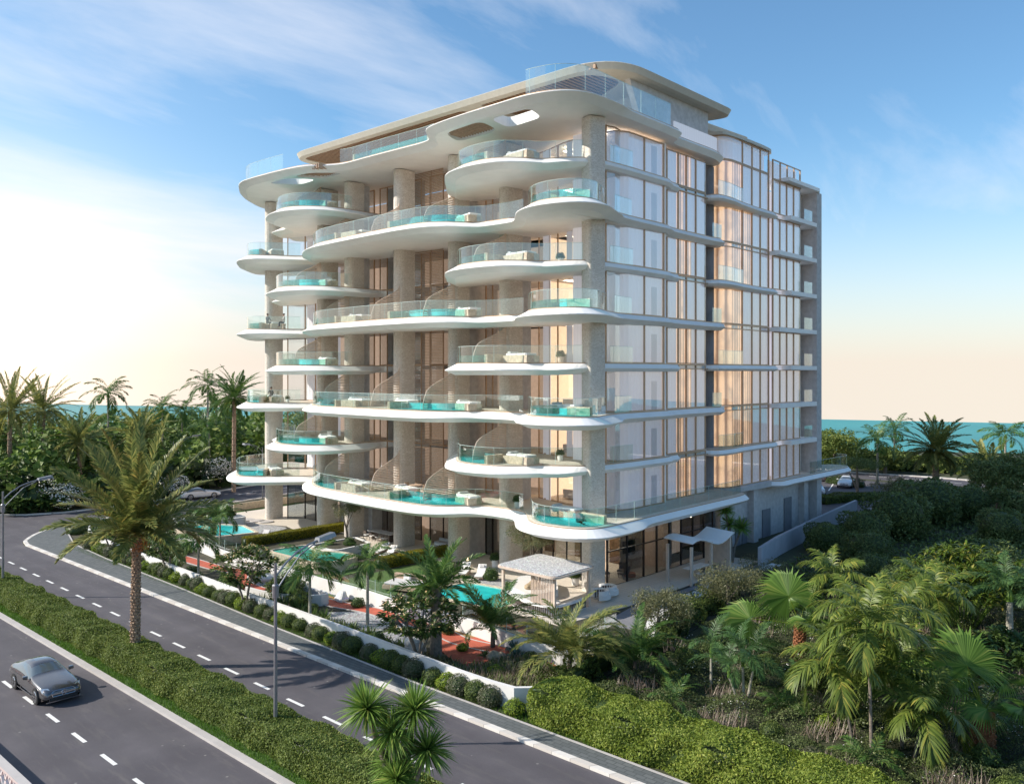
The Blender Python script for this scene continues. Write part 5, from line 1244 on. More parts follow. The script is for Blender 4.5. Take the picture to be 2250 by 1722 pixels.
# shrubs along the boundary wall
def ordn(n): return f'{n}' + ('th' if 10 <= n % 100 <= 20 else {1:'st',2:'nd',3:'rd'}.get(n % 10, 'th'))
seq = ['lime','grey','green','grey','lime','green','grey','green','green']
words = {'lime':'yellow green loose shrub','grey':'greyish clipped round shrub','green':'dark green clipped round shrub'}
y = -10.6; i = 0
near = ['the hedge end', 'the multi stem plumeria', 'the front street lamp', 'the slim palms', 'the big date palm', 'the pavement corner']
while y < 41:
    k = seq[i % 9]; x = -19.85 + .02*(y+10)+ (.45 if y > 20 else .15*(y > 5)) + random.uniform(-.06,.06)
    zone = near[0] if y < -7 else near[1] if y < 2 else near[2] if y < 9 else near[3] if y < 18 else near[4] if y < 30 else near[5]
    shrub(k, x, y, random.uniform(.88,1.12), f'{words[k]}, {ordn(i+1)} along the boundary wall counted from the bright hedge', group='round shrubs along the boundary wall')
    y += random.uniform(.85,1.15) if i % 5 else 1.5; i += 1
# hedges
def hedge(path, w, h, leaf, dens, mat, label, seed=1, bumps=.12, name='hedge', coremat='lf_dark', asp=.5, spread=.8):
    rg = np.random.default_rng(seed); P = []; Nn = []
    for a, b in zip(path, path[1:]):
        L = math.dist(a, b); d = np.array([(b[0]-a[0])/L, (b[1]-a[1])/L, 0]); s = np.array([d[1],-d[0],0]); o = np.array([a[0],a[1],0])
        n = int(L*(w+2*h)*dens); u = rg.random(n)*L; q = rg.random(n)*(w+2*h)
        side = np.where(q < h, -1, np.where(q > h+w, 1, 0)); off = np.where(side == 0, q-h-w/2, side*w/2); z = np.where(side == 0, h, np.where(side < 0, q, q-h-w))
        g = o+np.outer(u, d); wx = g[:,0]*.9; wy = g[:,1]*.9
        bu = bumps*(np.sin(wx*2.1+wy*1.7)+np.sin(wy*3.3+z*3+off*2)*.7+np.sin(wx*5+wy*4.1+z*4)*.35); dep = -rg.random(n)**2*.10
        nz = np.where(side == 0, 1., .12)[:,None]*np.array([0,0,1.])+np.outer(np.where(side == 0, off/w*.5, side), s)
        P.append(g+np.outer(off, s)+np.outer(z, [0,0,1.])+nz*(bu+dep)[:,None]); Nn.append(nz)
    P = np.concatenate(P); Nn = np.concatenate(Nn); P[:,2] = np.abs(P[:,2])
    V, F = cloud(P, Nn, leaf*(1+rg.normal(0,.22,len(P))), asp, spread, rg)
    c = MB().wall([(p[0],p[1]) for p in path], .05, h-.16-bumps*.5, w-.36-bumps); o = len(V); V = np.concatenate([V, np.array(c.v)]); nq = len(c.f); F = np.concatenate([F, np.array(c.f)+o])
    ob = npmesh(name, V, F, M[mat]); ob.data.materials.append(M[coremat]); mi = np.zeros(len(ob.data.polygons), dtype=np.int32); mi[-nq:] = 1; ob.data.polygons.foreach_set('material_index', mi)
    return tag(ob, label, 'hedge')
hedge([(-28.95,-22),(-28.95,-4),(-28.9,12),(-28.85,26),(-28.8,44)], 1.75, 1.3, .105, 900, 'lf_hedge', 'long green clipped hedge in the median between the two carriageways', 1, .07)
hedge([(-18.9,-11.6),(-18.95,-15),(-18.9,-20),(-18.95,-26),(-19,-32)], 2.3, 1.55, .125, 760, 'lf_hedgelight', 'bright yellow green hedge beside the pavement in the lower right', 2, .12)
hedge([(-8.9,31.9),(-3,31.8),(1.8,31.6)], .9, .9, .085, 700, 'lf_yellow', 'clipped yellow hedge between the two raised pools', 3, .03)
hedge([(-6.2,16.5),(-2.5,16.4),(1.4,16.1)], .9, .9, .085, 700, 'lf_yellow', 'clipped yellow hedge running to the third column beside the near lawn', 4, .03)
hedge([(-17,-10.6),(-12,-9.9),(-8,-10.6),(-3,-8.9),(2,-8.4),(6,-7.8)], 1.3, 1.1, .11, 380, 'lf_shrubgreen', 'dark green informal hedge between the garden path and the wild planting', 5, .28)
hedge([(95,-30),(94,4),(90,22),(78,50)], 2.5, 2.6, .3, 60, 'lf_hedge', 'tall hedge between the far road and the sea on the right', 6, .3)
hedge([(50.2,5.0),(56,3.1),(58.5,1.2)], 2.0, .9, .16, 200, 'lf_shrubgreen', 'low dark hedge island in the car park', 7, .15)
hedge([(68,6.4),(70,12)], 1.2, 1.0, .16, 150, 'lf_dark', 'low flower hedge beside the white saloon', 8, .15)
hedge([(-17.2,49.0),(-12,51.6),(-5,52.4)], 1.6, 1.0, .12, 160, 'lf_dark', 'dark hedge inside the corner of the boundary wall', 9, .25)
# ground cover (uncountable)
def inpoly(P, poly):
    x, y = P[:,0], P[:,1]; r = np.zeros(len(P), bool); j = len(poly)-1
    for i in range(len(poly)):
        xi, yi = poly[i]; xj, yj = poly[j]; r ^= ((yi > y) != (yj > y)) & (x < (xj-xi)*(y-yi)/(yj-yi+1e-12)+xi); j = i
    return r
def scatter(poly, dens, rg):
    xs = [p[0] for p in poly]; ys = [p[1] for p in poly]; A = (max(xs)-min(xs))*(max(ys)-min(ys)); n = int(A*dens)
    P = np.stack([rg.uniform(min(xs),max(xs),n), rg.uniform(min(ys),max(ys),n)], 1); return P[inpoly(P, poly)]
rg = np.random.default_rng(20)
def hfield(P, s=1.): return .22+.16*np.sin(P[:,0]*1.3+P[:,1]*.7)+.12*np.sin(P[:,1]*2.1-P[:,0]*.6)+.08*np.sin(P[:,0]*3.7+P[:,1]*4.1)
WILD = [(-17.6,-11.4),(-8,-11.5),(2,-9.6),(8,-8.6),(16,-6.2),(44,-6),(44,-40),(4,-44),(-17.6,-44)]
P = scatter([(-17.6,-11.4),(-8,-11.5),(2,-9.6),(14,-7.5),(14,-36),(-6,-40),(-17.6,-40)], 430, rg); z = hfield(P)*1.9*(.35+.65*rg.random(len(P))**.5); N_ = np.tile([0,0,1.], (len(P),1))
V, F = cloud(np.column_stack([P, z+.03]), N_, .085*(1+rg.normal(0,.3,len(P))), .5, .8, rg); tag(npmesh('ground_cover', V, F, M['lf_ground']), 'low dark green ground cover in the wild planting at the lower right', 'ground cover', kind='stuff')
P = scatter([(14,-6.5),(44,-5),(78,-8),(78,-45),(14,-40)], 14, rg); z = hfield(P)*1.4*rg.random(len(P))
V, F = cloud(np.column_stack([P, z+.05]), np.tile([0,0,1.], (len(P),1)), .35, .55, .8, rg); tag(npmesh('ground_cover', V, F, M['lf_mass']), 'shaded dark undergrowth beyond the wild planting on the right', 'ground cover', kind='stuff')
def tufts(poly, dens, mat, name, label, h=.3, wd=.012, sc=.3, rgg=rg, z0=.05, cat='grass', clump=None):
    P = scatter(poly, dens, rgg)
    if clump is not None: P = P[(np.sin(P[:,0]*clump+P[:,1]*.9)+np.sin(P[:,1]*clump*.8-P[:,0]*.5)+rgg.normal(0,.3,len(P))) > 1.05]
    n = len(P); a = rgg.uniform(0,6.28,n); D = np.stack([np.cos(a)*sc, np.sin(a)*sc, np.ones(n)],1)*(h*(.6+.6*rgg.random(n)))[:,None]; s = np.stack([-np.sin(a), np.cos(a), np.zeros(n)],1)*wd
    b = np.column_stack([P, np.full(n, z0)]); V = np.stack([b-s, b+s, b+D*.6+s*.8, b+D], 1).reshape(-1,3); F = np.arange(4*n).reshape(-1,4); return tag(npmesh(name, V, F, M[mat]), label, cat, kind='stuff')
tufts([(-30.3,-22),(-29.7,-22),(-29.7,40),(-30.3,40)], 420, 'grass', 'grass', 'grass strip along the foot of the median hedge', h=.12, z0=.1)
tufts([(-20.35,-16),(-19.4,-16),(-18.6,42),(-19.7,42)], 260, 'grass', 'grass', 'grass between the pavement edging and the round shrubs', h=.13)
tufts([(-17.4,-11.5),(0,-11),(10,-9),(10,-34),(-17.4,-38)], 60, 'lf_pink', 'ornamental_grass', 'pinkish feather grass patches in the wild planting', h=.55, wd=.012, clump=1.7, z0=.35, sc=.6)
tufts([(-18.9,-10.3),(-14.6,-9.8),(-13.9,-5.0),(-18.9,-4.8)], 55, 'lf_pink', 'ornamental_grass', 'pink feather grass at the near end of the garden inside the boundary wall', h=.6, z0=.06, sc=.5)
tufts([(-18.9,0),(-17.2,0),(-17.2,40),(-18.4,40)], 60, 'lf_shrubgreen', 'ground_cover', 'low planting directly behind the boundary wall', h=.5, wd=.05, sc=.8)
tufts([(-13,33),(-9,42),(-4,46),(-13,50),(-17,46),(-17.5,30)], 40, 'lf_frang', 'ground_cover', 'leafy planting around the turquoise raised pool', h=.6, wd=.07, sc=.9)
tufts([(-18.9,-10.3),(-14.2,-9.8),(-13.9,-5.6),(-18.9,-4.4)], 130, 'lf_shrubgreen', 'ground_cover', 'green ground planting at the near end of the garden', h=.35, wd=.05, sc=.9)
tufts([(-18.9,-4.4),(-16.9,-4.4),(-17,0),(-18.9,0)], 90, 'lf_olive', 'ground_cover', 'grey green planting beside the thick palm trunk', h=.3, wd=.04, sc=.9)
def flowers(poly, dens, mat, label, size=.06, zz=None, clump=None):
    P = scatter(poly, dens, rg)
    if clump: P = P[(np.sin(P[:,0]*clump+P[:,1]*1.1)+np.sin(P[:,1]*clump-P[:,0]*.7)) > .35]
    z = (hfield(P)*1.15+.12 if zz is None else zz); V, F = cloud(np.column_stack([P, np.broadcast_to(z,(len(P),))+0*P[:,0]]), np.tile([0,0,1.],(len(P),1)), size, .9, .3, rg); tag(npmesh('flowers', V, F, M[mat]), label, 'flowers', kind='stuff')
flowers([(-17.4,-11.4),(8,-9),(10,-34),(-17.4,-38)], 9, 'petal_white', 'small white flowers dotted through the wild planting', .07, clump=.8)
flowers([(-13.9,12.4),(-13.5,12.4),(-13.5,10.0),(-14.1,10.0)], 90, 'petal_purple', 'purple flowers beside the white boulder', .07, .35)
# trees with leaf clouds
def leafy_tree(x, y, label, lobes, leaf, n, mat, trunk, name='tree', tm='bark', seed=1, asp=.4, shell=.35, cat='tree', flower=None, z=0, spread=1.):
    rg = np.random.default_rng(seed); t = thing(name, label, cat, (x,y,z), 0)
    m = MB()
    for pts, rr in trunk: m.tube(pts, rr, 7)
    m.build('trunk', M[tm], t); Ps = []; Ds = []; vol = sum(l[3]**2 for l in lobes)
    for (lx, ly, lz, lr, sq) in lobes:
        k = int(n*lr**2/vol); P, D = blob_points(rg, k, lr, (1,1,sq), .18, shell, ph=lx*3+ly); Ps.append(P+np.array([lx,ly,lz])); Ds.append(D)
    P = np.concatenate(Ps); D = np.concatenate(Ds)
    gap = (np.sin(P[:,0]*4.1/max(.3,leaf*4)*.35+P[:,2]*3)+np.sin(P[:,1]*3.7+P[:,2]*4.3+P[:,0]*2)+rg.normal(0,.7,len(P))) > -1.0; P, D = P[gap], D[gap]
    V, F = cloud(P, D, leaf*(1+rg.normal(0,.25,len(P))), asp, spread, rg); npmesh('crown', V, F, M[mat], t)
    if flower:
        k = rg.random(len(P)) < flower[1]; Q = P[k]+D[k]*flower[2]; V, F = cloud(Q, D[k], flower[3], .9, .5, rg); npmesh('blossom', V, F, M[flower[0]], t)
    return t
def lobes_of(rg_seed, R_, Hc, k, lr, sq=.75, flat=.6):
    r_ = np.random.default_rng(rg_seed); out = [(0,0,Hc,lr*1.2,sq)]
    for i in range(k):
        a = i*2.4+r_.normal(0,.3); q = R_*(.55+.45*r_.random()); out.append((q*math.cos(a), q*math.sin(a), Hc+R_*flat*r_.uniform(-.5,.6), lr*r_.uniform(.75,1.1), sq))
    return out
def olive_trunk(h, r, s=1): return [([(0,0,0),(.05*s,.05,h*.3),(.0,.12,h*.55)], [r*1.4,r,r*.85]), ([(0,.1,h*.5),(.35*s,.35,h*.8),(.6*s,.5,h*1.1)], [r*.8,r*.6,r*.35]), ([(0,.1,h*.5),(-.35*s,-.1,h*.8),(-.6*s,-.3,h*1.15)], [r*.8,r*.6,r*.3]), ([(0,.1,h*.5),(.0,-.35,h*.85),(.15,-.6,h*1.1)], [r*.6,r*.45,r*.25])]
leafy_tree(-3.9,23.6,'olive tree with open grey green crown in the planter behind the green pool',lobes_of(31,1.25,3.0,9,.62),.13,5600,'lf_olive',olive_trunk(2.4,.11),'olive_tree',seed=31,asp=.25,z=.8)
leafy_tree(-2.4,3.6,'twisted olive tree rising behind the gravel pergola roof',lobes_of(32,1.4,3.1,9,.62),.13,5600,'lf_olive',olive_trunk(2.6,.13),'olive_tree','barkdark',seed=32,asp=.25,z=.5)
leafy_tree(-6.4,-9.6,'bushy olive tree right of the pergola, nearest to the garden path',lobes_of(33,1.35,2.0,12,.85,.9),.13,12500,'lf_olive',olive_trunk(1.6,.14),'olive_tree',seed=33,asp=.28)
leafy_tree(1.4,-9.8,'bushy olive tree in front of the side pavilion',lobes_of(34,1.5,2.0,12,.9,.9),.13,12000,'lf_olive',olive_trunk(1.7,.14),'olive_tree',seed=34,asp=.28)
leafy_tree(7.2,-9.2,'pale olive bush beside the yucca tree',lobes_of(35,1.5,1.4,9,.85,.8),.13,8000,'lf_olive',olive_trunk(1.2,.1),'olive_tree',seed=35,asp=.28)
def plumeria(x, y, label, R_, H_, seed, stems=4, z=0.05, tips=70):
    rg = np.random.default_rng(seed); t = thing('plumeria_tree', label, 'tree', (x,y,z)); m = MB(); A = Acc(); P2 = []; 
    for s in range(stems):
        a = s*2*math.pi/stems+.5; d = np.array([math.cos(a), math.sin(a), 0])*R_*.35; m.tube([(0,0,0),tuple(d*.4+[0,0,H_*.3]),tuple(d+[0,0,H_*.6])], [.085,.07,.055], 7)
        for b in range(4):
            a2 = a+(b-1.5)*.7; e = d*1.0+np.array([math.cos(a2), math.sin(a2), 0])*R_*.4; m.tube([tuple(d+[0,0,H_*.58]), tuple((d+e)/2+[0,0,H_*.7]), tuple(e+[0,0,H_*.8])], [.05,.04,.03], 6)
    m.build('trunk', M['bark'], t)
    for i in range(tips):
        v = rg.normal(0,1,3); v /= np.linalg.norm(v); c = v*np.array([R_,R_,H_*.30])*(.55+.45*rg.random()**.5)+np.array([0,0,H_*.78]); n = 15
        a = rg.uniform(0,6.28,n); el = rg.uniform(-.35,.9,n); D = np.stack([np.cos(a)*np.cos(el), np.sin(a)*np.cos(el), np.sin(el)],1); D = D*.9+v*.35; s = np.cross(D,[0,0,1.]); s /= np.linalg.norm(s,axis=1)[:,None]; le = .36*(1+rg.normal(0,.15,n))[:,None]
        V = np.stack([c+D*.04, c+D*le*.55+s*.065+[0,0,.02], c+D*le-[0,0,.05], c+D*le*.55-s*.065+[0,0,.02]],1).reshape(-1,3); A.add(V, np.arange(4*n).reshape(-1,4))
        if rg.random() < .62: P2.append(c+v*.10+np.array([0,0,.10])+rg.normal(0,.055,(9,3)))
    A.build('crown', M['lf_frang'], t); P2 = np.concatenate(P2); V, F = cloud(P2, np.tile([0,0,1.],(len(P2),1)), .095, .8, .7, rg); npmesh('blossom', V, F, M['petal_yellow'], t); return t
plumeria(-19.2,13.7,'cream flowering plumeria tree left of the front street lamp',2.0,3.7,41,3,tips=150)
plumeria(-18.6,-2.6,'cream flowering multi stem plumeria tree by the boundary wall at the centre front',2.1,3.4,42,5,tips=160)
plumeria(-18.4,26.4,'small plumeria tree just right of the big date palm trunk',1.6,3.0,43,3,tips=90)
plumeria(-18.4,36.5,'small plumeria tree half hidden by the big date palm crown',1.6,2.8,44,3,tips=90)
# palms
date_palm(-28.75,8.2,6.9,'big date palm with rough trunk and orange fruit standing in the median hedge',L=6.7,nf=46,boots=42,r=.185,fruit=True,seed=50,low=8,n=92,ll=.80,lw=.085,seg=2)
BG = [(-14.7,74.7,11.0,3.9,'tallest date palm at the far left edge against the glare'),(-8.4,82.7,10.6,3.6,'feathery palm right of the tallest one at the far left'),(-9.1,68.7,7.2,3.4,'low date palm rising from the jungle left of the lone royal palm'),(-1.8,68.9,7.6,3.2,'low date palm rising from the jungle right of the lone royal palm'),(8.5,64.8,12.2,3.3,'tall date palm just left of the building'),(-14,84,8,3.6,'brownish palm behind the tallest date palm')]
pr = None
for i, (x, y, h, L, lab) in enumerate(BG): date_palm(x, y, h, lab, L=L*1.4, nf=44, boots=16, r=.24, seed=51+i, n=50, bs=.14, lw=.11, mat='lf_green' if i in (4,) else 'lf_date', ll=.6)
RP_ = [(-.6,81.6,12.2,'lone royal palm with pale trunk standing above the sea on the left'),(6.7,81.1,9.9,'first dark feather palm right of the lone royal palm'),(10.9,83.9,9.2,'second dark feather palm, lower and nearer the sea'),(11.0,76.4,13.2,'dark feather palm directly left of the tall date palm'),(14.2,80,10.2,'dark feather palm behind the tall date palm'),(68.9,4.8,6.0,'slim royal palm beside the far car park on the right'),(100,13,5.4,'palm behind the slim royal palm on the right'),(87.3,-6.3,6.2,'palm at the far right edge above the dark tree'),(19,86,9,'feather palm seen behind the left end balcony'),(-4.5,76,6.6,'low feather palm in the thicket beneath the lone royal palm'),(3.2,77.5,7.4,'low feather palm in the thicket right of the lone royal palm'),(9.2,72.6,7.6,'low feather palm in front of the first dark feather palms'),(-17.5,78,6.0,'low feather palm in the thicket at the far left edge'),(-5.5,70.2,5.0,'small feather palm in front of the thicket, behind the big date palm')]
for i, (x, y, h, lab) in enumerate(RP_): areca(x, y, h, lab, L=3.7, nf=17, r=.14, mat='lf_green', seed=70+i, ll=.9, lw=.12, n=28, name='feather_palm', a_top=80, a_low=-25, seg=1, grav=.4, tm='barkpale')
date_palm(62.4,-4.4,6.0,'broad brownish date palm on the right beyond the parking',L=4.9,nf=56,boots=12,r=.35,seed=90,n=60,ll=.8,lw=.12)
date_palm(70.0,-8.5,3.2,'lower date palm right of the broad brownish one',L=4.4,nf=44,boots=8,r=.35,seed=91,n=50,ll=.8,lw=.12)
SLIM = [(-18.55,7.4,3.3,'slim palm behind the boundary wall right of the front street lamp'),(-15.9,5.2,3.4,'slim palm on the gravel beside the red path'),(-18.3,21.8,2.9,'slim palm behind the boundary wall between the two left plumerias'),(-12.2,30,3.0,'slim palm beside the turquoise raised pool')]
for i, (x, y, h, lab) in enumerate(SLIM): areca(x, y, h, lab, L=2.2, nf=15, r=.085, mat='lf_green', seed=100+i, ll=.6, lw=.065, n=44, a_top=75, a_low=-30, seg=1, name='slim_palm', grav=.45)
date_palm(-17.0,-2.2,3.7,'thick trunked palm with long arching fronds behind the centre plumeria',L=3.2,nf=20,boots=0,r=.30,seed=110,n=52,mat='lf_green',tm='bark',low=-5,ll=.6)
areca(-13.8,-3.4,.9,'dark feathery clump palm growing in the red path loop',L=3.7,nf=26,r=.12,mat='lf_green',seed=111,ll=.5,lw=.05,n=64,a_top=86,a_low=38,seg=1,name='clump_palm',grav=.15,shaft=False,tm='barkdark')
areca(-14.9,-9.8,1.1,'pale feathery clump palm at the near end of the white boundary wall',L=3.7,nf=32,r=.12,mat='lf_date',seed=112,ll=.55,lw=.05,n=66,a_top=86,a_low=28,seg=1,name='clump_palm',grav=.15,shaft=False,tm='barkdark')
areca(-12.4,-12.0,.9,'second feathery clump palm right of the pale one',L=3.2,nf=24,r=.1,mat='lf_green',seed=113,ll=.48,lw=.05,n=56,a_top=84,a_low=28,seg=1,name='clump_palm',grav=.2,shaft=False,tm='barkdark')
FR = [(-13.9,-24.2,5.0,-.1,.1,'tall arching palm with ringed trunk at the lower right'),(-13.2,-23.2,3.1,-.35,.55,'shorter arching palm leaning left of the tall ringed one'),(-11.6,-24.6,2.6,.3,.2,'low arching palm tucked behind the tall ringed one'),(-8.4,-23.5,4.2,.2,.1,'arching palm behind the tall ringed one'),(3.4,-15.9,2.6,0,.1,'arching palm below the grey side wall'),(1.7,-21.2,3.1,.2,0,'arching palm in the middle of the right hand thicket'),(-4.2,-20.0,3.2,0,0,'arching palm right of the left fan palm'),(-12.6,-25.4,1.7,.1,-.3,'lowest arching palm beside the tall ringed trunk'),(-5.4,-22.6,2.2,0,0,'low arching palm between the two fan palms'),(-1.2,-22.8,3.4,.2,0,'upper arching palm in front of the ginger thicket'),(-9.6,-21.4,2.0,0,0,'arching palm left of the thick orange trunk')]
for i, (x, y, h, dx, dy, lab) in enumerate(FR): areca(x, y, h, lab, L=2.55, nf=15, r=.058, dx=dx, dy=dy, seed=120+i, n=27, name='arching_palm', a_top=82, a_low=-20, ll=.78, lw=.085, grav=.5, tm='bark')
for i, (x, y, h, lab) in enumerate(((6.2,-24.6,2.6,'pale trunked palm at the right edge, left one of two'),(7.4,-25.8,2.4,'pale trunked palm at the right edge, right one of two'))): areca(x, y, h, lab, L=2.6, nf=10, r=.17, mat='lf_teal', seed=130+i, n=40, name='royal_palm', a_top=85, a_low=30, ll=.7, lw=.05, seg=1, grav=.35)
for i, (x, y, h, dx, dy, lab) in enumerate(((-12.1,-17.8,2.0,-.1,0,'upright blue green palm of the trio in the wild planting'),(-11.9,-17.9,1.7,.35,-.1,'blue green palm of the trio leaning right'),(-12.3,-17.6,1.5,-.35,.25,'blue green palm of the trio leaning left'),(-11.0,-15.5,1.6,0,0,'blue green palm behind the trio'))): areca(x, y, h, lab, L=1.9, nf=8, r=.06, dx=dx, dy=dy, mat='lf_teal', seed=140+i, n=36, name='young_palm', a_top=80, a_low=15, ll=.5, lw=.045, seg=1, grav=.3)
fan_palm(-4.1,-16.9,1.9,'fan palm with big round bright leaves left of the arching palms',[(R(140),R(68),1.7,2.1,(-.7,-.5,.45)),(R(125),R(5),2.6,1.9,(-.5,-.5,.75)),(R(220),R(30),1.2,1.2),(R(0),R(60),1.3,1.4),(R(300),R(20),1.1,1.2),(R(60),R(35),1.3,1.2)],.26,seed=150)
fan_palm(-9.6,-27.1,1.6,'fan palm with thick orange brown trunk at the lower right',[(R(110),R(72),1.9,2.2,(-.65,-.6,.5)),(R(120),R(28),2.3,1.9,(-.3,-.4,.85)),(R(30),R(40),1.5,1.5),(R(270),R(20),1.5,1.4),(R(200),R(25),1.3,1.3),(R(330),R(45),1.6,1.4),(R(75),R(60),1.8,1.5)],.42,seed=151)
fan_palm(3.2,-17.6,.6,'low fan palm with bright leaves behind the left fan palm',[(R(150),R(60),1.2,1.3),(R(240),R(40),1.2,1.2),(R(30),R(45),1.2,1.2)],.2,seed=152)
yucca(14.6,-2.9,'three headed yucca tree at the corner beside the side pavilion',[(-.5,.3,4.3),(-.2,.1,3.2),(.7,-.5,2.9)],seed=160,tr=.11,r=.95,n=210,w=.06)
yucca(-30.15,-14.95,'four headed yucca in the median at the bottom centre',[(-.9,.55,4.55),(.15,-.55,4.5),(-.5,-.2,3.9),(.3,-1.0,3.3),(-.7,-.7,2.6),(-.15,.1,2.7)],seed=161,tr=.12,r=.92,n=320,w=.055)
# agaves and rosettes
for i, (x, y, r, lab, mt) in enumerate(((-13.6,-4.9,.75,'blue green agave beside the dark clump palm','lf_agave'),(-14.3,-5.7,.6,'silvery agave at the tip of the red path loop','lf_agave'),(-15.4,-4.3,.4,'small spiky rosette in the red path loop','lf_shrubgreen'),(-17.4,4.6,.65,'dark strap leaved clump on the gravel left of the slim palm','lf_frang'),(-17.3,3.1,.65,'dark strap leaved clump on the gravel right of the slim palm','lf_frang'),(-8.3,36,.8,'spiky cordyline in front of the turquoise raised pool','lf_frang'))):
    rg2 = np.random.default_rng(170+i); A = Acc(); strap_head(A, np.array([0,0,.12]), r, 60, rg2, .10 if mt == 'lf_agave' else .06, low=.08); o = A.build('agave', M[mt], None, (x,y,.05)); tag(o, lab, 'plant')
# snake plants
for i in range(9):
    x = -17.9+ (i % 3)*.35+random.uniform(-.1,.1); y = 13.8-i*.75; A = Acc(); rg2 = np.random.default_rng(190+i); strap_head(A, np.array([0,0,.0]), .85, 26, rg2, .07, low=.75); o = A.build('sword_plant', M['lf_frang'], None, (x,y,.05)); tag(o, f'{ordn(i+1)} dark sword leaved clump behind the boundary wall, counting from the left plumeria', 'plant', 'sword leaved plants')
# potted plants
def pot(x, y, z, label, s=1., kind='dark', ph=.62, col='poolwhite'):
    t = thing('potted_plant', label, 'potted plant', (x,y,z)); MB().lathe([(.16*s,0),(.26*s,.1*s),(.30*s,ph*s),(.24*s,ph*s),(.22*s,.5*s)], n=18).build('pot', M[col], t, smooth=False)
    o = bpy.data.objects.new('foliage', SH[kind]); COL.objects.link(o); o.parent = t; o.location = (0,0,ph*s-.1); o.scale = (s*.72,)*3
pot(.3,9.95,.1,'clipped bush in a tall white pot left of the pergola',1.0); pot(.1,1.75,.1,'clipped bush in a tall white pot beside the corner column',.95)
pot(-1.2,6.2,LZ(1),'bonsai in a pale vase on the first balcony level beside the second column',.85)
pot(.4,3.4,LZ(2),'trailing plant in a pot on the second level corner balcony',.75); pot(.2,3.2,LZ(4),'tree in a terracotta pot on the fourth level corner balcony',.8,col='slat_light'); pot(.3,3.3,LZ(6),'bushy plant in a pot on the sixth level corner balcony',.8); pot(-.6,11.6,LZ(7),'bonsai in a pot on the seventh level middle balcony',.7)
pot(-1.6,36.4,LZ(3),'bush in a pot at the end pool of the third level',.6)
for x, y, s, k, l, zz in ((-4.6,22.3,.85,'dark','dark bush at the right side of the olive planter',.85),(-5.6,23.8,.7,'green','green bush left of the olive trunk in the planter',.85),(-4.0,4.6,.6,'dark','dark round bush beside the tan boulder under the pergola',.1),(-2.9,7.3,.95,'dark','dark round bush between the right loungers and the pergola',.1),(-3.9,20.9,.72,'dark','left dark round bush beside the left loungers',.1),(-3.0,22.0,.6,'dark','dark round bush behind the left loungers',.1),(-4.6,21.6,.7,'dark','second dark round bush near the green pool corner',.1),(-16.2,13.7,1.25,'biggreen','dense green bush filling the curved white planter',.1),(-16.6,11.6,.8,'biggreen','lower green bush at the right end of the curved white planter',.1),(-13.9,8.8,.75,'dark','dark bush on the mulch beside the inner wall',.05),(-5.2,43.4,1.2,'biggreen','brownish bush in the planter behind the turquoise raised pool',.8),(-7.4,43.6,1.0,'big','dark bush at the left of the planter behind the turquoise raised pool',.8),(-3.9,43.0,.8,'green','green bush at the right of the planter behind the turquoise raised pool',.8),(-12.3,11.0,.6,'lime','yellow bush on the lawn side of the inner wall',.05),(-14.2,-6.6,.7,'green','flowering bush within the red path loop',.05),(-15.4,-2.6,.62,'lime','light green bush inside the bend of the red path',.05)):
    shrub(k, x, y, s, l, z=zz)
GB = [(-17.9,17.6,'biggreen',.7,'dark leafy bush left of the curved white planter'),(-17.6,19.8,'green',.9,'round green bush behind the wall left of the dark leafy bush'),(-17.5,24.4,'dark',1.0,'dark bush between the two slim palms on the left'),(-17.4,27.6,'biggreen',.7,'leafy bush right of the small plumeria'),(-17.2,30.2,'green',1.0,'green bush behind the wall near the big date palm trunk'),(-16.9,33.4,'dark',1.1,'dark bush behind the wall under the big date palm crown'),(-16.6,39.5,'biggreen',.8,'leafy bush near the corner of the boundary wall'),(-13.8,16.6,'dark',.9,'dark bush against the inner wall behind the big plumeria'),(-13.8,20.4,'green',.8,'green bush against the inner wall, left of the dark one'),(-16.4,10.2,'green',.6,'small green bush at the left edge of the gravel'),(-17.9,1.7,'dark',.8,'dark bush right of the strap leaved clumps'),(-18.2,-.4,'green',.7,'round bush left of the centre plumeria stems'),(-13.9,2.6,'lime',.6,'lime bush on the mulch right of the white boulders'),(-13.85,.2,'green',.7,'flowering green bush below the inner wall near the pool'),(-12.2,13.6,'dark',.55,'small dark bush on the lawn side of the inner wall'),(-16.9,-6.6,'lime',.7,'lime bush near the end of the red path'),(-15.6,-7.4,'grey',.7,'greyish bush near the end of the red path'),(-12.4,-7.2,'biggreen',.6,'leafy bush by the glass fence of the pergola terrace'),(-11.0,-4.6,'green',.8,'green bush in front of the pergola terrace'),(-10.6,-1.4,'dark',.9,'dark bush left of the pergola front posts'),(-10.2,2.2,'green',.8,'green bush between the near pool and the inner wall'),(-9.8,-7.8,'lime',.8,'yellow green bush right of the pergola terrace fence'),(-18.0,5.9,'green',.6,'small bush at the foot of the slim palm behind the wall')]
for x, y, k, s, l in GB: shrub(k, x, y, s, l, z=.06, name='bush')
for i, (x, y, h, L) in enumerate(((-17.2,40.5,1.2,1.6),(-11.6,36.5,1.4,1.7),(-9.4,44.5,1.6,1.8))):
    areca(x, y, h, ['short feather palm near the boundary wall corner','short feather palm left of the turquoise raised pool','short feather palm beside the planter behind the turquoise raised pool'][i], L=L, nf=12, r=.07, mat='lf_green', seed=330+i, ll=.45, lw=.055, n=34, a_top=78, a_low=-10, seg=1, name='slim_palm', grav=.4)
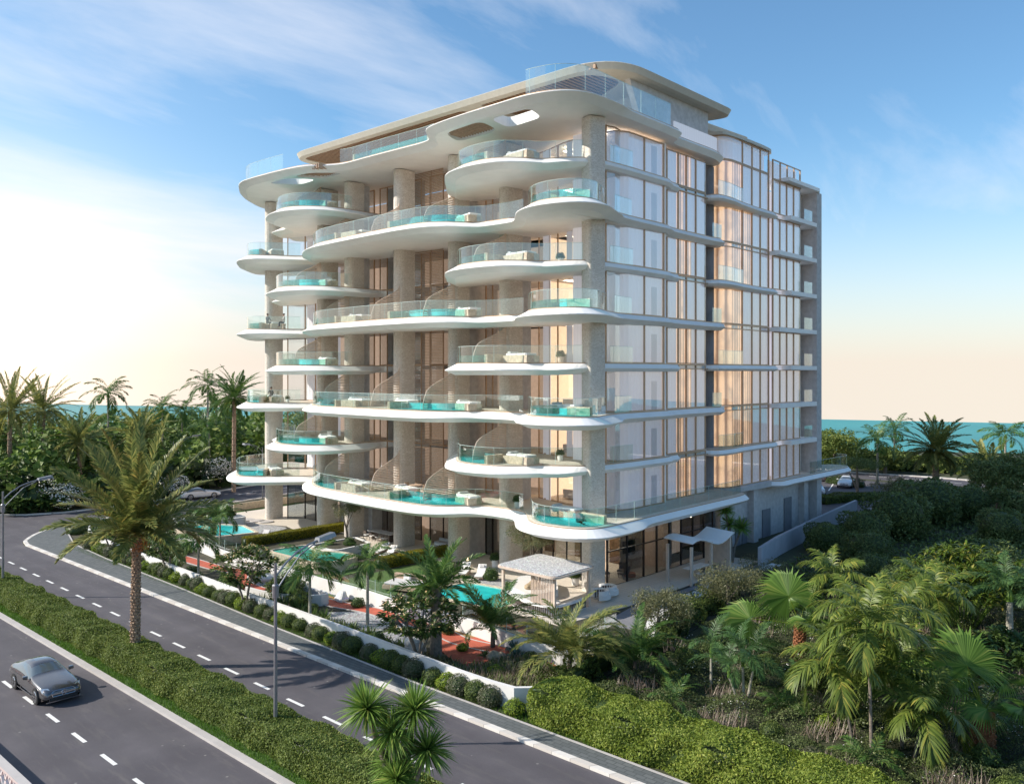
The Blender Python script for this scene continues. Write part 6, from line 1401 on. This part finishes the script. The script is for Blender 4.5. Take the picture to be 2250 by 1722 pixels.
# thickets and conifers on the right
K = 0
for x, y, s, l in ((24.3,-6.4,1.7,'dark rounded bush at the foot of the grey side wall, nearest of the row'),(28.9,-8.3,2.3,'dark bush second in the row along the drive'),(35.2,-8.9,3.0,'tall dark bush third in the row along the drive'),(44.8,-8.7,3.4,'tall dark bush at the far end of the row along the drive'),(50,-11,2.6,'dark bush behind the row, beneath the date palm'),(22,-11,2.0,'dark bush between the arching palms and the row'),(38,-17,2.2,'large dark bush right of the row'),(46,-19,2.6,'large dark bush farther right'),(16,-13.5,1.6,'dark bush behind the left fan palm'),(12,-17,1.7,'dark bush behind the arching palms'),(20,-20,2.4,'dark bush beneath the leafy thicket')):
    shrub('big', x, y, s, l, name='dark_bush')
leafy_tree(58.3,-12.2,'massive dark green tree at the right edge in front of the sea',lobes_of(200,3.2,4.0,14,1.9,.85),.28,11000,'lf_mass',[([(0,0,0),(0,0,4)],[.4,.3])],'broadleaf_tree','barkdark',seed=200,shell=.6,asp=.55)
leafy_tree(50.5,-15.5,'dark green tree left of the massive one',lobes_of(201,1.8,2.2,8,1.2,.85),.28,5000,'lf_mass',[([(0,0,0),(0,0,3)],[.3,.2])],'broadleaf_tree','barkdark',seed=201,shell=.6,asp=.55)
leafy_tree(81.9,15.8,'rounded bright green tree touching the far right corner of the building',lobes_of(202,3.4,4.0,14,1.9,.9),.34,9000,'lf_hedge',[([(0,0,0),(0,0,3)],[.3,.2])],'broadleaf_tree',seed=202,shell=.6,asp=.6)
leafy_tree(87,10,'lower green tree right of the rounded one',lobes_of(203,3.0,2.4,10,1.5,.8),.34,5000,'lf_shrubgreen',[([(0,0,0),(0,0,2)],[.3,.2])],'broadleaf_tree',seed=203,shell=.6,asp=.6)
leafy_tree(59.6,4.0,'flat topped thorn tree in the car park island',[(0,0,4.2,1.9,.45),(1.9,-1,4.0,1.7,.4),(-1.8,1.2,4.1,1.7,.42),(1,1.8,4.3,1.5,.4),(-1.2,-1.7,4.0,1.5,.4)],.16,7500,'lf_mass',[([(0,0,0),(.4,.2,1.6),(1.5,.6,3.9)],[.16,.12,.06]),([(0,0,0),(-.4,-.3,1.6),(-1.6,-.6,3.9)],[.16,.11,.06]),([(0,0,.8),(-.1,.6,2.2),(.2,1.6,4)],[.12,.09,.05])],'umbrella_tree','bark',seed=204,shell=.3,asp=.4)
leafy_tree(65.6,1.2,'wide grey green shrub island by the drive',lobes_of(205,2.2,.7,9,1.1,.7),.2,5000,'lf_olive',[([(0,0,0),(0,0,1)],[.1,.05])],'shrub','bark',seed=205,shell=.6,cat='shrub')
# leafy tropical thicket at the right edge
def broad_clump(x, y, label, R_, H_, n, seed, mat='lf_areca', name='tropical_bush', L=.5, W=.09):
    rg = np.random.default_rng(seed); t = thing(name, label, 'bush', (x,y,0)); A = Acc(); m = MB()
    for i in range(n):
        a = rg.uniform(0,6.28); q = rg.random()**.6; d = np.array([math.cos(a)*q*R_, math.sin(a)*q*R_, H_*(.55+.45*rg.random())*(1-.35*q)])
        if i % 8 == 0: m.tube([(d[0]*.2,d[1]*.2,0),tuple(d*.6),tuple(d)], [.03,.025,.015], 5)
        k = 12; aa = rg.uniform(0,6.28,k); el = rg.uniform(-.3,1.2,k); D = np.stack([np.cos(aa)*np.cos(el), np.sin(aa)*np.cos(el), np.sin(el)],1); s = np.cross(D,[0,0,1.]); s /= np.linalg.norm(s,axis=1)[:,None]; le = (L*(1+rg.normal(0,.2,k)))[:,None]; c = d-D*0
        V = np.stack([c+D*.02, c+D*le*.5+s*W, c+D*le-np.array([0,0,1])*le*.3, c+D*le*.5-s*W],1).reshape(-1,3); A.add(V, np.arange(4*k).reshape(-1,4))
    m.build('stem', M['lf_fan'], t); A.build('foliage', M[mat], t); return t
broad_clump(8.6,-21.6,'tall ginger thicket with yellow edged leaves at the right edge',3.6,5.4,380,210,'lf_ginger',L=.55,W=.07)
broad_clump(12.5,-26,'ginger thicket behind the pale trunked palms',3.5,4.8,260,211,'lf_ginger',L=.55,W=.07)
broad_clump(1.5,-25.5,'leafy green bush between the arching palms and the fan palm',2.0,2.2,110,212,'lf_frang',L=.5,W=.08)
broad_clump(-7.5,-19.6,'leafy bush under the arching palms',1.7,1.6,80,213,'lf_shrubgreen',L=.4,W=.06)
rgw = np.random.default_rng(300); n_ = 0; USED = set()
LM = [(-13.9,-24.2,'the tall ringed palm'),(-4.1,-16.9,'the left fan palm'),(-9.6,-27.1,'the thick orange trunk'),(-12.1,-17.8,'the blue green palm trio'),(-14.9,-9.8,'the pale clump palm'),(-12.4,-12.0,'the second clump palm'),(-6.4,-9.6,'the nearest olive tree'),(1.4,-9.8,'the pavilion olive tree'),(8.6,-21.6,'the ginger thicket'),(-18.9,-16,'the bright hedge')]
def rel_label(word, x, y):
    cand = sorted(LM, key=lambda l: math.dist((x,y), l[:2]))
    for l in cand[:5]:
        dx, dy = x-l[0], y-l[1]; a = dx*.678-dy*.735; d = dx*.735+dy*.678; far = math.hypot(a, d) > 3.2
        r = ('right of' if a > 0 else 'left of') if abs(a) > abs(d) else ('behind' if d > 0 else 'in front of')
        for q in (('well ' if far else 'just '), ('diagonally ')):
            s = f'{word} {q}{r} {l[2]}'
            if s not in USED: USED.add(s); return s
    return f'{word} between {cand[0][2]} and {cand[1][2]}'
kinds = [('green','rounded green bush'),('dark','leafy dark bush'),('lime','bright lime bush'),('biggreen','larger green bush'),('grey','greyish bush')]
for x, y, kd, s in ((-15.6,-13.6,0,.9),(-12.6,-14.4,3,.6),(-9.4,-13.4,3,.8),(-6.2,-13.0,1,1.1),(-3,-12.6,3,.8),(.6,-12.6,3,.9),(4.4,-12.2,3,.9),(-16.2,-17.5,1,.9),(-14.6,-20.4,0,.9),(-9.0,-16.6,1,1.1),(-6.9,-16.4,3,.6),(-15.8,-22.6,4,.8),(-16.4,-26.2,0,.9),(-10.6,-22.2,3,.6),(-12.0,-21.6,2,.8),(-11.4,-27.6,1,1.),(-7.4,-24.4,3,.7),(-2.4,-18.6,3,.8),(.4,-18.8,1,1.2),(-6.4,-29.8,2,.8),(-3.6,-28.6,3,.8),(-10.9,-13.4,2,.6),(5.2,-19.6,3,1.2),(9.4,-13.0,3,1.3),(-13.8,-29.2,3,.7),(-.6,-30.6,3,1.0)):
    kn, w_ = kinds[kd]
    shrub(kn, x, y, s, rel_label(w_, x, y), z=.1, name='bush')
for i, (x, y, s) in enumerate(((-14.8,-15.6,1.3),(-8.8,-19.4,1.4),(-14.8,-24.4,1.2),(-6.8,-26.6,1.4),(-4.6,-14.6,1.3),(.8,-15.4,1.3),(-11.6,-19.6,1.1))):
    areca(x, y, .35, rel_label('low fern like palm', x, y), L=1.35*s, nf=12, r=.05, mat='lf_teal' if i % 2 else 'lf_green', seed=310+i, ll=.38, lw=.05, n=22, name='fern_palm', a_top=82, a_low=15, seg=1, grav=.3, shaft=False, tm='barkdark')
# jungle behind the road (uncountable) and its larger plants
rg = np.random.default_rng(220)
JP = [(-21.5,71.5),(-19,68),(-15,65.6),(-10,64.6),(-4,65),(6,68),(14,70.5),(40,75),(60,78),(70,112),(40,135),(0,130),(-40,110)]
P = scatter(JP, 12, rg); dd = (P[:,0]-CAMX)*.735+(P[:,1]-CAMY)*.678; dmin = 88+.16*np.abs(P[:,0]+20)
edge = np.clip((dd-dmin)/10, 0, 1)
H_ = (1.6+4.1*edge**.6+1.5*np.sin(P[:,0]*.55+P[:,1]*.33)+1.2*np.sin(P[:,1]*.8-P[:,0]*.27)+.5*np.sin(P[:,0]*1.7+P[:,1]*1.3))
z = np.maximum(.2, H_*(1-.55*rg.random(len(P))**2.5)); n = len(P); a = rg.uniform(0,6.28,n)
N_ = np.stack([np.cos(a)*.5-.4, np.sin(a)*.5-.4, np.ones(n)],1)
V, F = cloud(np.column_stack([P,z]), N_, .8*(1+.35*np.sin(P[:,0]*.31+P[:,1]*.47))*(1+rg.normal(0,.3,n)), .5, .45, rg, fold=-.08); tag(npmesh('jungle_thicket', V, F, M['lf_jungle']), 'dense tropical thicket with large glossy leaves beyond the road on the left', 'thicket', kind='stuff')
P = scatter(JP, 3, rg); dd = (P[:,0]-CAMX)*.735+(P[:,1]-CAMY)*.678; edge = np.clip((dd-(88+.16*np.abs(P[:,0]+20)))/10, 0, 1); z = rg.random(len(P))*(1.2+2.6*edge)
V, F = cloud(np.column_stack([P,z]), np.tile([-.6,-.6,.6],(len(P),1)), 1.5, .6, .5, rg); tag(npmesh('jungle_thicket', V, F, M['lf_dark']), 'dark lower leaves inside the tropical thicket', 'thicket', kind='stuff')
for i, (x, y, r, h, l) in enumerate(((-11.6,66.2,2.3,1.6,'white flowering bush at the roadside left of the big date palm'),(-5.2,66.6,2.0,1.6,'white flowering bush behind the crown of the big date palm'),(1.5,67.6,2.0,1.6,'white flowering bush right of the big date palm crown'),(9.5,70.2,2.4,2.6,'white flowering bush seen beneath the left end balcony'))):
    leafy_tree(x, y, l, lobes_of(230+i, r*.7, h, 8, r*.55, .75), .24, 3200, 'lf_frang', [([(0,0,0),(0,0,1)],[.1,.06])], 'flowering_bush', seed=230+i, shell=.75, asp=.5, cat='bush', flower=('petal_white', .75, .17, .20))
for i, (x, y, l) in enumerate(((-16.5,66.3,'low philodendron bush at the road corner'),(-13.6,65.6,'dark broad leaved bush beside the road corner'),(-19.4,70.2,'pale cycad at the left edge beyond the road'))):
    broad_clump(x, y, l, 1.6, 1.9, 60, 240+i, 'lf_frang' if i < 2 else 'lf_date', L=.8, W=.16)
# ================================================================== CAMERA, WORLD, SUN
cam = bpy.data.cameras.new('camera'); co = bpy.data.objects.new('camera', cam); COL.objects.link(co); scene.camera = co
co.location = (-48.1,-36.5,15.4); co.rotation_euler = (R(90), 0, math.atan2(.678,.735)-R(90))
cam.sensor_width = 36; cam.lens = 36*1869/2250; cam.shift_y = -41/2250; cam.clip_end = 3000; cam.clip_start = .5
EL = R(33); sh = Vector((-.678,.735)); sh.rotate(Matrix.Rotation(R(4), 2)) if False else None
toS = Vector((-.70*math.cos(EL), .714*math.cos(EL), math.sin(EL)))
sl = bpy.data.lights.new('sun', 'SUN'); sl.energy = 3.5; sl.angle = R(.6); sl.color = (1.,.93,.83)
so = bpy.data.objects.new('sun', sl); COL.objects.link(so); so.rotation_euler = (-toS).to_track_quat('-Z', 'Y').to_euler(); so.location = (-60,60,60)
w = bpy.data.worlds.new('World'); scene.world = w; w.use_nodes = True; nt = w.node_tree; nt.nodes.clear()
def N(t, **k):
    x = nt.nodes.new('ShaderNode'+t)
    for a, b in k.items(): setattr(x, a, b)
    return x
def Lk(a, b): nt.links.new(a, b)
tc = N('TexCoord'); sx = N('SeparateXYZ'); Lk(tc.outputs['Generated'], sx.inputs[0])
def mth(op, a, b=0., c=0.):
    x = N('Math', operation=op)
    for i, v in enumerate((a, b, c)):
        if isinstance(v, bpy.types.NodeSocket): Lk(v, x.inputs[i])
        else: x.inputs[i].default_value = v
    return x.outputs[0]
zz = mth('MAXIMUM', sx.outputs[2], .012); zr_ = mth('MAXIMUM', sx.outputs[2], -.09)
cx = N('CombineXYZ'); Lk(sx.outputs[0], cx.inputs[0]); Lk(sx.outputs[1], cx.inputs[1]); Lk(zz, cx.inputs[2])
sky = N('TexSky', sky_type='NISHITA'); sky.sun_disc = False; sky.sun_elevation = EL; sky.sun_rotation = math.atan2(toS.x, toS.y); sky.altitude = 10; sky.air_density = 1.0; sky.dust_density = .6; sky.ozone_density = 2.2
Lk(cx.outputs[0], sky.inputs['Vector'])
# clouds: noise on a plane above
pz = mth('ADD', zr_, .24); u = mth('DIVIDE', sx.outputs[0], pz); v = mth('DIVIDE', sx.outputs[1], pz)
pc = N('CombineXYZ'); Lk(u, pc.inputs[0]); Lk(v, pc.inputs[1])
mp = N('Mapping'); Lk(pc.outputs[0], mp.inputs[0]); mp.inputs['Scale'].default_value = (.55,1.5,1); mp.inputs['Rotation'].default_value = (0,0,R(-62)); mp.inputs['Location'].default_value = (1.7,.4,0)
nz = N('TexNoise'); Lk(mp.outputs[0], nz.inputs['Vector']); nz.inputs['Scale'].default_value = 1.1; nz.inputs['Detail'].default_value = 9; nz.inputs['Roughness'].default_value = .58; nz.inputs['Distortion'].default_value = .35
# more cloud and haze towards the sun side
dt = N('VectorMath', operation='DOT_PRODUCT'); Lk(tc.outputs['Generated'], dt.inputs[0]); dt.inputs[1].default_value = (-.45,.89,.05)
side = mth('MULTIPLY', mth('ADD', dt.outputs['Value'], -.45), 1.55)
cl = mth('MULTIPLY_ADD', nz.outputs['Fac'], 3.2, -1.42)
cl = mth('ADD', cl, mth('MULTIPLY', side, .50))
cf = N('Clamp'); Lk(cl, cf.inputs[0]); cf.inputs[2].default_value = .85
mix = N('Mix', data_type='RGBA'); Lk(cf.outputs[0], mix.inputs[0])
tn = N('Mix', data_type='RGBA', blend_type='MULTIPLY'); tn.inputs[0].default_value = 1; Lk(sky.outputs[0], tn.inputs[6]); tn.inputs[7].default_value = (.50,.66,.71,1); Lk(tn.outputs[2], mix.inputs[6])
mix.inputs[7].default_value = (3.8,3.85,4.1,1)
# pale haze all round, thick towards the sun, peach at the horizon
hz = N('Mix', data_type='RGBA'); hf = mth('ADD', mth('POWER', mth('SUBTRACT', 1., mth('MINIMUM', mth('MULTIPLY', zz, 3.6), 1.)), 1.8), mth('MULTIPLY', mth('MAXIMUM', side, 0.), .50))
hc = N('Clamp'); Lk(mth('MULTIPLY', hf, .92), hc.inputs[0]); hc.inputs[2].default_value = .95
wr = N('ValToRGB'); Lk(mth('MULTIPLY', zz, 2.4), wr.inputs[0]); e = wr.color_ramp.elements; e[0].position = .0; e[0].color = (1,.85,.73,1); e[1].position = .55; e[1].color = (.80,.90,1,1); q = e.new(.22); q.color = (1,.91,.84,1)
ml = N('Mix', data_type='RGBA', blend_type='MULTIPLY'); ml.inputs[0].default_value = 1; Lk(wr.outputs[0], ml.inputs[6]); ml.inputs[7].default_value = (3.7,3.7,3.7,1)
Lk(hc.outputs[0], hz.inputs[0]); Lk(mix.outputs[2], hz.inputs[6]); Lk(ml.outputs[2], hz.inputs[7])
gd = N('VectorMath', operation='DOT_PRODUCT'); Lk(tc.outputs['Generated'], gd.inputs[0]); gd.inputs[1].default_value = (.28,.959,.037)
gl = mth('MULTIPLY', mth('POWER', mth('MAXIMUM', gd.outputs['Value'], 0.), 110.), .8)
gm = N('Mix', data_type='RGBA', blend_type='ADD'); Lk(gl, gm.inputs[0]); Lk(hz.outputs[2], gm.inputs[6]); gm.inputs[7].default_value = (3.6,2.4,1.5,1)
bg = N('Background'); bg.inputs[1].default_value = .15; Lk(gm.outputs[2], bg.inputs[0]); ow = N('OutputWorld'); Lk(bg.outputs[0], ow.inputs[0])
vs = scene.view_settings; vs.view_transform = 'Standard'; vs.look = 'None'; vs.exposure = .85; vs.gamma = 1; vs.use_curve_mapping = False
scene.cycles.max_bounces = 8; scene.cycles.transparent_max_bounces = 24; scene.cycles.diffuse_bounces = 5; scene.cycles.glossy_bounces = 3
